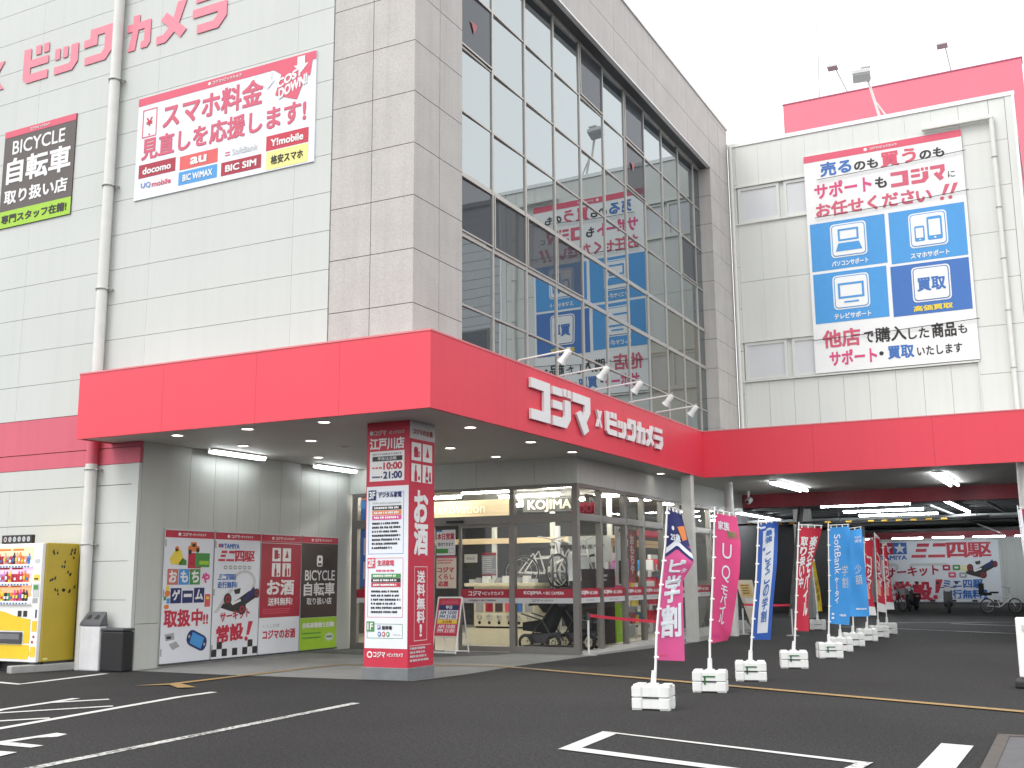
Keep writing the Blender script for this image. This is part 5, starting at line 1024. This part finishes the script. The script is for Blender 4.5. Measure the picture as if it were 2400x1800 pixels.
for x in (-9.47, -9.03): mb.tube([(x - .0, yA - .10, .012), (x + .03, yA + .06, .90)], .014, 8); mb.tube([(x, yA + .34, .012), (x + .03, yA + .07, .90)], .012, 8)
mb.tube([(-9.44, yA + .06, .90), (-9.0, yA + .06, .90)], .014, 8); mb.tube([(-9.47, yA - .095, .03), (-9.03, yA - .095, .03)], .012, 8); mb.tube([(-9.47, yA - .055, .28), (-9.02, yA - .055, .28)], .012, 8); mb.tube([(-9.47, yA + .33, .03), (-9.03, yA + .33, .03)], .012, 8)
mb.build('frame', PVC, AF, smooth=True)
PA = lambda a, b, d: (-9.45 + .42 * a + .03 * b, yA - .055 + .11 * b - d, .29 + .59 * b)
MB().prism(PA, [(0, 0), (1, 0), (1, 1), (0, 1)], .0, .012).build('board', PRED, AF)
s = Sheet(lambda a, b, d: PA(a, b, d + .013), .002); s.text('営業時間', .15, .86, .88, .95, PPINK, 1, .03); s.rect(.06, .70, .94, .83, PNAVY); s.text('平日', .36, .72, .64, .81, PW, 2, .03); s.rect(.06, .45, .94, .69, PWB); s.text('AM 10:00', .14, .58, .88, .67, PNAVY, 2, .02); s.text('PM 21:00', .14, .47, .88, .56, PNAVY, 2, .02)
s.rect(.06, .33, .94, .44, PYEL); s.text('土日祝', .28, .35, .72, .42, PRED, 2, .03); s.rect(.06, .08, .94, .32, PPINK); s.text('AM 10:00', .14, .21, .88, .30, PW, 2, .02); s.text('PM 21:00', .14, .10, .88, .19, PW, 2, .02); s.done(AF)
A2 = thing('a_frame_sign', 'slanted cream notice board by the dark car park entry', 'sign board', (-6.75, 24.5, 0))
PC = lambda a, b, d: (-6.98 + .40 * a + (1 - b) * .30, 24.5 - d + .1 * b, .05 + 1.08 * b)
MB().prism(PC, [(.2, 0), (.8, 0), (1, 1), (0, 1)], 0, .02).build('board', mat('cream_board', (.50, .46, .38), .6), A2); s = Sheet(lambda a, b, d: PC(a, b, d + .021), .003); s.rect(.2, .66, .8, .92, mat('tan_print', (.55, .38, .14))); s.rect(.28, .42, .72, .62, PLGREY); s.lines(.26, .69, .74, .90, 4, PBROWN, 2, 3); s.done(A2)
MB().tube([(-6.98, 24.75, .02), (-6.95, 24.62, 1.1)], .012, 6).tube([(-6.6, 24.75, .02), (-6.6, 24.62, 1.1)], .012, 6).build('leg', STEEL, A2)
# things at the right edge
RB = thing('barrier_board', 'white barrier board on a dark weighted foot at the right edge', 'barrier', (-.42, 13.3, 0))
MB().box(-.68, 13.36, .10, -.10, 13.44, .74).build('board', PVC, RB, bevel=.015); MB().box(-.72, 13.15, 0, -.05, 13.55, .085).build('foot', BLK, RB, bevel=.02); MB().box(-.62, 13.345, .60, -.12, 13.358, .66).build('reflector', PLGREY, RB)
nobori('dark red nobori flag in front of the round column at the right edge', -.60, 19.3, 19.3, [(-.60, .2), (-.62, .5), (-.76, 1.4), (-.80, 2.3)], [(-.42, 2.25), (-.40, 1.6), (-.36, 1.0), (-.30, .7)], (.78,), mat('cloth_dark_red', (.42, .02, .06), .75), lambda s: s.band(0, 0, .12, 1, PWB, 1), .1, .2, seed=12, group='nobori flags at the right edge')
# ================================================================== INSIDE THE SHOP
GI = 'strip lamps on the shop ceiling'
for i, (x0, y0, x1, y1, z) in enumerate(((-10.7, 18.6, -9.5, 18.6, 2.92), (-8.75, 18.2, -7.75, 18.2, 2.92), (-10.9, 21.5, -9.2, 21.5, 2.92), (-8.9, 20.8, -7.6, 20.8, 2.92), (-8.6, 22.3, -7.5, 22.3, 2.92), (-8.5, 23.9, -7.5, 23.9, 2.92), (-12.4, 19.5, -11.2, 19.5, 2.92), (-12.4, 22.5, -11.2, 22.5, 2.92), (-10.6, 20.0, -9.2, 20.0, 2.92), (-10.8, 16.78, -9.6, 16.78, 2.93), (-8.9, 16.78, -7.9, 16.78, 2.93))):  # last two strips are added to brighten the hanging boards
    tubelamp('shop_strip_lamp', x0, y0, x1, y1, z, SHOPL, ('strip lamp above the wooden shop sign', 'strip lamp above the dark name board', 'strip lamp deep in the shop behind the wooden sign', 'strip lamp behind the corner post of the glass', 'strip lamp behind the walkway glass', 'rear strip lamp behind the walkway glass', 'strip lamp at the left of the shop', 'rear strip lamp at the left of the shop', 'strip lamp above the wooden beam', 'added strip lamp just inside the glass to brighten the wooden sign', 'added strip lamp just inside the glass to brighten the name board')[i], GI, .16, 1, .05)
WOOD = mat('pale_wood_board', (.58, .45, .28), .5, var=.10, scale=3, stretch=(1, 1, 8))
t = thing('wooden_sign', 'pale wooden sign board with cream letters over the sliding doors', 'sign', (-9.7, 17.3, 2.3)); MB().box(-11.3, 17.25, 2.28, -8.86, 17.33, 2.60).build('board', WOOD, t)
s = Sheet(frontP(17.25), .006); s.text('Renovation', -10.55, 2.37, -9.42, 2.545, mat('cream_letter', (.82, .76, .60), .4), 2, .01); s.done(t)
t = thing('name_board', 'dark name board with cream capitals inside the glass', 'sign', (-8.2, 17.3, 2.35)); MB().box(-8.66, 17.25, 2.35, -7.62, 17.32, 2.58).build('board', mat('dark_board', (.10, .10, .095), .6), t)
s = Sheet(frontP(17.25), .008); s.text('KOJIMA', -8.55, 2.345, -7.72, 2.55, mat('cream_letter', (.82, .76, .60)), 2, .03); s.done(t)
t = thing('hanging_sign', 'red hanging sign right of the dark name board', 'sign', (-7.6, 17.6, 2.3)); MB().box(-7.90, 17.55, 2.30, -7.42, 17.6, 2.50).build('board', PDRED, t); s = Sheet(frontP(17.55), .004); s.text('DO', -7.70, 2.33, -7.46, 2.46, PPINK, 1, .03); s.done(t)
t = thing('wooden_beam', 'pale wooden beam across the shop behind the doors', 'beam', (-10.5, 21, 1.95)); MB().box(-12.9, 20.97, 1.945, -8.3, 21.05, 2.06).build('rail', WOOD, t); 
mb = MB()
for x in (-11.3, -9.9, -8.6): mb.box(x, 20.99, 0, x + .09, 21.07, 2.9)
mb.build('post', mat('pale_post', (.46, .47, .43), .5), t)
def notice(label, P, x0, z0, x1, z1, m, design):
    t = board('poster', label, 'poster', P, x0, z0, x1, z1, m, tuple(P((x0 + x1) / 2, z0, 0)), d0=-.004, d1=0); s = Sheet(P, .002); design(s, x0, z0, x1 - x0, z1 - z0); s.done(t)
def n1(s, x, z, w, h): s.text('本日営業', x + .04 * w, z + .62 * h, x + .95 * w, z + .86 * h, PRED, 1, .03); s.text('受付できます', x + .08 * w, z + .36 * h, x + .9 * w, z + .5 * h, PBLK, 1, .02); s.rect(x, z + .08 * h, x + .62 * w, z + .26 * h, PDGREEN); s.frame(x + .66 * w, z + .08 * h, x + .95 * w, z + .26 * h, .008, PGREY); s.rect(x, z + .93 * h, x + .3 * w, z + h, PDBLUE)
def n2(s, x, z, w, h): s.text('コジマ', x + .06 * w, z + .50 * h, x + .88 * w, z + .66 * h, PRED, 1, .035); s.text('くらし', x + .12 * w, z + .28 * h, x + .88 * w, z + .44 * h, PRED, 1, .03); s.text('応援', x + .1 * w, z + .06 * h, x + .6 * w, z + .22 * h, PRED, 1, .03); s.rect(x, z + .94 * h, x + w, z + h, PPINK); s.lines(x + .06 * w, z + .74 * h, x + .9 * w, z + .9 * h, 2, PPINK, 1, 3)
PG = frontP(YD + .0)
notice('white opening notice on the left door glass', PG, -9.80, 1.60, -9.43, 2.03, PW, n1); notice('cream notice with red words below the white notice on the glass', PG, -9.80, 1.045, -9.41, 1.58, mat('cream_paper', (.74, .64, .52), .6), n2)
def n3(s, x, z, w, h): s.rect(x, z + .86 * h, x + w, z + h, mat('print_salmon', (.75, .36, .28))); s.rect(x, z + .5 * h, x + w, z + .8 * h, PBLUE)
notice('blue product poster left of the pillar on the upper glass', PG, -11.38, 2.25, -10.95, 2.66, PDBLUE, n3)
def n4(s, x, z, w, h):
    for k in range(2): s.rect(x + .15 * w, z + (.55 - .42 * k) * h, x + .75 * w, z + (.85 - .42 * k) * h, PLGREY); s.disc(x + .45 * w, z + (.70 - .42 * k) * h, .07, .10, PNAVY, 2)
notice('tall blue product poster left of the pillar beside the doors', PG, -11.38, 1.08, -10.95, 2.08, PDBLUE, n4)
PS = frontP(18.6)
notice('small white card hanging behind the sliding door', frontP(18.0), -10.28, 1.50, -10.0, 1.655, PW, lambda s, x, z, w, h: s.text('取扱店', x + .18 * w, z + .36 * h, x + .8 * w, z + .62 * h, PGREY, 1, .02))
notice('grey price chart with a purple heading behind the doors', frontP(18.1), -9.96, 1.26, -9.65, 1.68, mat('chart_grey', (.36, .38, .46), .6), lambda s, x, z, w, h: (s.rect(x, z + .88 * h, x + w, z + h, PDRED), s.rect(x, z, x + w, z + .05 * h, PDRED), s.lines(x + .06 * w, z + .1 * h, x + .95 * w, z + .82 * h, 8, PW, 1, 5)))
notice('pale board with four dark characters behind the bicycles', frontP(19.6), -8.85, 1.50, -7.95, 2.0, mat('pale_board', (.36, .38, .38), .6), lambda s, x, z, w, h: s.text('自転車売場', x + .2 * w, z + .5 * h, x + .85 * w, z + .68 * h, PBLK, 1, .02))
def npers(s, x, z, w, h):                                   # printed figure in a white coat, dark trousers and a face mask
    s.poly([(x + .2 * w, z + .42 * h), (x + .8 * w, z + .42 * h), (x + .86 * w, z + .76 * h), (x + .66 * w, z + .83 * h), (x + .36 * w, z + .83 * h), (x + .16 * w, z + .76 * h)], PWB, 1); s.rect(x + .26 * w, z + .02 * h, x + .74 * w, z + .42 * h, PBLK, 1)
    s.disc(x + .5 * w, z + .905 * h, .20 * w, .055 * h, mat('print_skin', (.58, .32, .24), .6), 2); s.rect(x + .34 * w, z + .855 * h, x + .66 * w, z + .89 * h, PW, 3); s.poly([(x + .3 * w, z + .925 * h), (x + .7 * w, z + .925 * h), (x + .62 * w, z + .97 * h), (x + .38 * w, z + .97 * h)], PBLK, 3)
notice('tall poster of a masked figure in white behind the walkway glass', sideP(-7.75), 19.30, 1.06, 19.90, 2.16, PLGREY, npers)
notice('tall dark red poster with white characters behind the walkway glass', sideP(-7.75), 19.98, 1.10, 20.46, 2.14, PBROWN, lambda s, x, z, w, h: (s.rect(x + .1 * w, z, x + .7 * w, z + h * .93, PDRED), s.vtext('おもちゃ', x + .2 * w, x + .6 * w, z + h * .88, z + .15 * h, PLGREY, 2, .03)))
notice('red banner under the shop ceiling behind the walkway glass', sideP(-7.9), 19.9, 2.02, 22.2, 2.16, PPINK, lambda s, x, z, w, h: s.rect(x, z, x + w, z + .2 * h, PRED)); notice('wooden shelf header behind the walkway glass', sideP(-8.1), 19.6, 1.82, 23.4, 1.97, WOOD, lambda s, x, z, w, h: s.rect(x, z + .45 * h, x + w, z + .5 * h, PBROWN))
t = thing('banner_stand', 'tall black bicycle banner hanging in the upper corner of the walkway glass', 'banner', (-7.6, 18.2, 2.3)); MB().box(-7.62, 17.6, 2.26, -7.60, 18.25, 2.66).build('cloth', PBROWN, t); s = Sheet(sideP(-7.60), .003); s.text('BI', 17.75, 2.32, 18.1, 2.60, PLGREY, 1, .02); s.done(t)
# capsule toy cabinet
t = thing('capsule_machine', 'cream capsule toy cabinet with a row of round knobs behind the door', 'toy machine', (-9.5, 18.3, 0)); CREAM = mat('cream_plastic', (.74, .68, .50), .4, var=.03)
MB().box(-10.25, 18.05, .0, -8.85, 18.6, .30).build('plinth', CREAM, t); MB().box(-10.10, 18.05, .335, -8.85, 18.6, 1.06).build('cabinet', CREAM, t); MB().box(-10.10, 18.1, .30, -8.85, 18.6, .335).build('gap', BLK, t); MB().box(-10.28, 18.0, 1.06, -8.80, 18.6, 1.12).build('top', CREAM, t)
for k in range(6):
    x = -9.98 + .205 * k; MB().box(x - .075, 18.035, .60, x + .075, 18.05, .80).build('picture_card', (PGREY, PDRED, PBROWN, PPINK, PDBLUE, PGREY)[k], t); MB().ring((x, 18.03, .50), (0, 1, 0), .045, .012, 16, 6).build('knob', PLGREY, t); n = 14
    MB().poly([(x + .03 * math.cos(2 * math.pi * i / n), 18.045, .40 + .03 * math.sin(2 * math.pi * i / n)) for i in range(n)]).build('outlet', BLK, t)
for k in range(10): MB().box(-10.2 + .14 * k, 18.05, 1.122, -10.1 + .14 * k, 18.2, 1.19 + .03 * (k % 3)).build('toy_box', (PLGREY, PGREY, PW)[k % 3], t)
# bicycles, pushchairs, dark tables
def bicycle(label, loc, yaw, R=.33, fm=PW, basket=True, group=None, scale=1, lift=0, chair=False):
    t = thing('bicycle', label, 'bicycle', loc, group); L = Vector(loc); c, s_ = math.cos(yaw), math.sin(yaw)
    def T(a, z, b=0): return L + Vector(((a * c - b * s_) * scale, (a * s_ + b * c) * scale, z * scale))
    side = Vector((-s_, c, 0)); A, B = T(-.52, R), T(.52, R)
    for q in (A, B):
        w = MB().ring(q, side, (R - .02) * scale, .02 * scale, 26, 6).build('wheel', BLK, t, smooth=True); mb = MB().ring(q, side, (R - .045) * scale, .010 * scale, 26, 5); mb.build('rim', STEEL, w)
        mb = MB()
        for k in range(10): a = math.pi * k / 5; d = Vector((math.cos(a) * c, math.cos(a) * s_, math.sin(a))); mb.tube([q, q + d * (R - .04) * scale], .003 * scale, 4)
        mb.build('spokes', STEEL, w)
    r = .017 * scale; bb, st, hd, hd2 = T(-.05, R - .04), T(-.20, R + .42), T(.34, R + .42), T(.37, R + .27)
    MB().tube([st, bb], r).tube([bb, hd2], r * 1.3).tube([T(-.17, R + .30), T(.36, R + .32)], r).tube([A, bb], r * .8).tube([A, st], r * .7).tube([hd2, B], r * .9).tube([hd2, hd], r * 1.3).build('frame', fm, t, smooth=True)
    MB().tube([hd, T(.31, R + .60)], r * .8).tube([T(.20, R + .66, .26), T(.30, R + .64, .14), T(.31, R + .60), T(.30, R + .64, -.14), T(.20, R + .66, -.26)], r * .8).build('handlebar', STEEL, t, smooth=True)
    MB().obox(T(-.23, R + .47), Vector((c, s_, 0)) * .26 * scale, side * .15 * scale, (0, 0, .06 * scale)).tube([st, T(-.22, R + .46)], r * .8).build('saddle', BLK, t, bevel=.012 * scale)
    MB().tube([bb - side * .1 * scale, bb + side * .1 * scale], r).ring(bb, side, .08 * scale, .008 * scale, 18, 5).obox(T(.05, R - .14, .1), (.09, 0, 0), (0, .05, 0), (0, 0, .02)).build('crank', DGREY, t)
    if basket: MB().obox(T(.62, R + .42), Vector((c, s_, 0)) * .28 * scale, side * .34 * scale, (0, 0, .22 * scale)).build('basket', mat('basket_mesh', (.30, .30, .30), .5), t)
    if chair: MB().obox(T(-.55, R + .42), Vector((c, s_, 0)) * .30 * scale, side * .32 * scale, (0, 0, .10 * scale)).obox(T(-.70, R + .60), Vector((c, s_, 0)) * .06 * scale, side * .32 * scale, (0, 0, .40 * scale)).build('child_seat', BLK, t, bevel=.02 * scale)
    return t
t = thing('display_rack', 'pale rack holding bicycles behind the fixed pane', 'rack', (-8.7, 18.8, 0)); mb = MB(); mb.box(-9.5, 18.6, .96, -7.8, 19.3, 1.02); mb.box(-9.4, 18.7, 0, -9.3, 18.8, .96); mb.box(-7.95, 18.7, 0, -7.85, 18.8, .96); mb.build('platform', DGREY, t); MB().box(-9.0, 19.3, 0, -8.92, 19.38, 2.2).build('mast', PW, t)
for i, (x, y, yw, sc, lb) in enumerate(((-8.95, 18.85, .9, .92, 'white bicycle on the display rack, front wheel turned'), (-8.55, 19.0, 1.9, .9, 'white bicycle behind the corner of the glass'), (-9.2, 19.15, .5, .88, 'white bicycle at the back of the display rack'), (-8.3, 18.7, 1.25, .95, 'white bicycle seen nearly head on at the right of the display rack'), (-8.75, 18.6, -1.1, .95, 'white bicycle seen nearly head on in the middle of the display rack'))): bicycle(lb, (x, y, 1.02), yw, fm=PW, scale=sc, basket=False, group='bicycles on display')
t = thing('paper_sheet', 'white sheet propped among the bicycles at the glass corner', 'paper', (-8.0, 18.2, 1.1)); MB().obox((-8.02, 18.2, 1.36), (.40, .05, 0), (0, .01, 0), (-.02, 0, .42)).build('sheet', PWB, t); MB().tube([(-8.25, 18.25, .2), (-8.1, 18.2, 1.2)], .012, 6).build('stick', STEEL, t)
def pushchair(label, x, y, sc=1.0, fl=1):
    t = thing('pushchair', label, 'pushchair', (x, y, 0), 'dark pushchairs behind the glass'); T = lambda a, b, z: (x + a * fl * sc, y + b * sc, z * sc)
    for a, R in ((-.22, .125), (.24, .125)):
        for b in (-.02, .36):
            w = MB().ring(T(a, b, R + .005), (0, 1, 0), (R - .022) * sc, .024 * sc, 22, 8).build('wheel', BLK, t, smooth=True); mb = MB().ring(T(a, b, R + .005), (0, 1, 0), .055 * sc, .012 * sc, 14, 5)
            for k in range(5): q = 2 * math.pi * k / 5; mb.tube([T(a, b, R), T(a + .085 * math.cos(q), b, R + .085 * math.sin(q))], .009 * sc, 5)
            mb.build('hub', CREAM, w)
    mb = MB()
    for b in (-.0, .34): mb.tube([T(-.22, b, .14), T(.05, b, .45), T(.36, b, .86)], .013 * sc, 6); mb.tube([T(.24, b, .14), T(.05, b, .45), T(-.30, b, .55)], .013 * sc, 6)
    mb.tube([T(.36, 0, .86), T(.36, .34, .86)], .016 * sc, 6); mb.build('frame', DGREY, t, smooth=True)
    mb = MB(); mb.prism(lambda a, b, d: T(a, d, b), [(-.30, .30), (.12, .26), (.32, .66), (.24, .74), (.02, .46), (-.30, .42)], .03, .31); mb.prism(lambda a, b, d: T(a, d, b), [(.26, .60), (.26, .82), (.10, .90), (-.14, .82), (-.20, .66), (-.06, .70), (.06, .56)], .02, .32); mb.build('seat', mat('black_fabric', (.022, .023, .028), .85), t, bevel=.01); MB().prism(lambda a, b, d: T(a, d, b), [(-.18, .11), (.18, .11), (.22, .27), (-.22, .25)], .04, .3).build('basket', mat('grey_mesh_fabric', (.10, .10, .12), .9), t)
pushchair('black pushchair just behind the fixed pane', -8.12, 16.75, 1.12); pushchair('black pushchair close to the glass corner', -7.66, 17.2, 1.1, -1)
t = thing('display_plinth', 'low dark plinth under the pushchairs', 'plinth', (-7.9, 16.8, 0)); MB().box(-8.24, 16.35, .014, -7.28, 16.62, .12).build('block', BLK, t)
t = thing('sales_counter', 'dark counter with pale stripes behind the walkway glass', 'counter', (-7.9, 18.6, 0)); MB().box(-8.2, 18.2, 0, -7.75, 19.25, 1.36).build('body', mat('counter_dark', (.045, .03, .038), .5), t); s = Sheet(sideP(-7.75), .004); s.poly([(18.45, 1.22), (18.85, 1.22), (18.9, 1.26), (18.42, 1.26)], PLGREY); s.poly([(18.48, 1.15), (18.85, 1.15), (18.82, 1.18), (18.5, 1.18)], PLGREY); s.done(t)
t = thing('paper_sheet', 'white notice propped on the dark counter', 'paper', (-7.9, 18.9, 1.37)); MB().obox((-7.9, 18.9, 1.58), (.02, 0, .02), (0, .42, .03), (0, -.02, .40)).build('sheet', PWB, t)
t = thing('leaf_banner', 'slim lime green banner behind the walkway glass', 'banner', (-7.45, 18.65, .06)); MB().box(-7.46, 18.50, .06, -7.44, 18.80, .76).build('cloth', PGREEN, t)
for i, (y, z0, z1, c) in enumerate(((20.8, .3, 1.7, PMAG), (21.3, .3, 1.5, PYEL), (21.8, .3, 1.6, PBLUE), (22.6, .3, 1.5, PPINK), (23.3, .3, 1.7, PGREY))):
    t = thing('goods_shelf', ('shelf of pink goods behind the walkway glass', 'shelf of yellow goods behind the walkway glass', 'shelf of blue goods behind the walkway glass', 'shelf of rose goods deep behind the walkway glass', 'grey shelf of goods at the end of the walkway glass')[i], 'shelf', (-8.3, y, 0), 'goods shelves behind the walkway glass')
    mb = MB(); mb.box(-8.5, y - .22, 0, -8.42, y + .22, z1)
    for k in range(4): mb.box(-8.42, y - .22, .25 + .36 * k, -8.1, y + .22, .28 + .36 * k)
    mb.build('rack', PLGREY, t); g = MB(); cs = [c, rd.choice(DR), PW]
    for k in range(4):
        for q in range(4): g.box(-8.38, y - .2 + .1 * q, .282 + .36 * k, -8.14, y - .11 + .1 * q, .40 + .36 * k + rd.uniform(0, .12), rd.choice((0, 0, 1, 2)))
    g.build('goods', cs, t)
# ================================================================== INSIDE THE CAR PARK
P = lambda a, b, d: (a, 52.96 - d, b)
t = board('wall_banner', 'wide white racing banner with twin stars on the car park back wall', 'banner', P, -8.35, .03, -3.10, 2.74, PWB, (-5.7, 53, .03), d0=-.02, d1=0); s = Sheet(P, .012)
def star(cx, cy, rx, ry, m, lay): s.poly([(cx + (rx if k % 2 == 0 else rx * .42) * math.sin(math.pi * k / 5), cy + (ry if k % 2 == 0 else ry * .42) * math.cos(math.pi * k / 5)) for k in range(10)], m, lay)
s.part('star_emblem'); s.rect(-8.12, 2.16, -7.55, 2.69, PRED); s.rect(-7.55, 2.16, -6.95, 2.69, PDBLUE); star(-7.84, 2.42, .27, .27, PWB, 2); star(-7.25, 2.42, .27, .27, PWB, 2); s.part(None); s.text('TAMIYA', -8.14, 1.92, -6.98, 2.10, PDBLUE, 1, .035)
mini4(s, -6.78, 2.0, -3.38, 2.63, PRED)
for a, b in ((-8.0, -7.35), (-6.9, -5.2)): s.rrect(a, 1.42, b, 1.75, .14, PLGREY, 1); s.rrect(a + .14, 1.42, b - .14, 1.62, .1, PWB, 2)
s.text('サーキット', -7.92, 1.10, -5.66, 1.52, PDRED, 3, .03, slope=.06); s.text('常設', -7.60, .10, -6.0, .92, PRED, 3, .035); s.poly([(-5.86, .42), (-5.72, .42), (-5.50, 1.02), (-5.80, 1.02)], PRED, 3); s.disc(-5.86, .24, .10, .10, PRED, 3)
for k, (x, z, c) in enumerate(((-5.47, 1.52, PDRED), (-5.05, 1.52, PDGREEN), (-4.68, 1.50, PPYEL), (-5.25, 1.20, PPINK), (-4.80, 1.18, PGREY))): s.rrect(x, z - .10, x + .32, z + .14, .05, c, 3); s.rect(x + .08, z - .02, x + .24, z + .06, PWB, 4)
racer(s, -4.55, 1.10, 1.35, .80)
s.text('ミニ四駆', -5.48, .64, -3.86, 1.0, PDBLUE, 3, .03); s.text('走行無料', -5.53, .18, -3.92, .56, PDBLUE, 3, .03); s.text('!', -3.84, .16, -3.72, .55, PDBLUE, 3, .03)
for k in range(12): s.rect(-8.3 + .44 * k, .04, -8.08 + .44 * k, .12, PBLK if k % 2 else PWB, 4)
s.done(t)
bicycle('white small-wheeled electric bicycle at the right of the car park', (-2.30, 38.3, .0), .55, R=.27, fm=PW, scale=.88, basket=False, chair=True, group='cycles parked in the car park')
bicycle('dark bicycle with a child seat at the left of the racing banner', (-5.75, 39.6, .0), 1.1, R=.27, fm=BLK, scale=.95, chair=True, group='cycles parked in the car park')
def scooter(label, x, y, col, yaw):
    t = thing('motor_scooter', label, 'scooter', (x, y, 0), 'motor scooters in the car park'); c, s_ = math.cos(yaw), math.sin(yaw); T = lambda a, z, b=0: (x + a * c - b * s_, y + a * s_ + b * c, z); sd_ = Vector((-s_, c, 0))
    for a in (-.45, .48): w = MB().ring(T(a, .20), sd_, .15, .05, 22, 8).build('wheel', BLK, t, smooth=True); MB().ring(T(a, .2), sd_, .07, .02, 14, 5).build('rim', STEEL, w)
    PS_ = lambda a, b, d: T(a, b, d)
    mb = MB(); mb.prism(PS_, [(-.62, .48), (-.15, .36), (.1, .26), (.28, .26), (.36, .70), (.44, .74), (.42, .3), (.2, .18), (-.2, .18), (-.5, .32)], -.13, .13); mb.build('body', col, t, bevel=.02); MB().prism(PS_, [(-.64, .50), (-.1, .50), (-.12, .58), (-.6, .60)], -.12, .12).build('seat', BLK, t, bevel=.02)
    MB().tube([T(.48, .2), T(.36, .78)], .03, 8).tube([T(.30, .82, -.28), T(.36, .80), T(.30, .82, .28)], .016, 8).build('handlebar', DGREY, t, smooth=True); MB().obox(T(.44, .76), Vector((c, s_, 0)) * .12, sd_ * .18, (0, 0, .16)).build('headlight', PLGREY, t, bevel=.03)
    for b in (-.24, .24): MB().tube([T(.34, .82, b), T(.36, .94, b * 1.15)], .008, 5).obox(T(.37, .96, b * 1.2), Vector((c, s_, 0)) * .02, sd_ * .10, (0, 0, .07)).build('mirror', BLK, t)
scooter('dark motor scooter seen head on before the back wall banner', -3.90, 38.6, DGREY, -1.45)
scooter('dark motor scooter standing left beside the banner characters', -5.25, 40.6, BLK, -1.7)
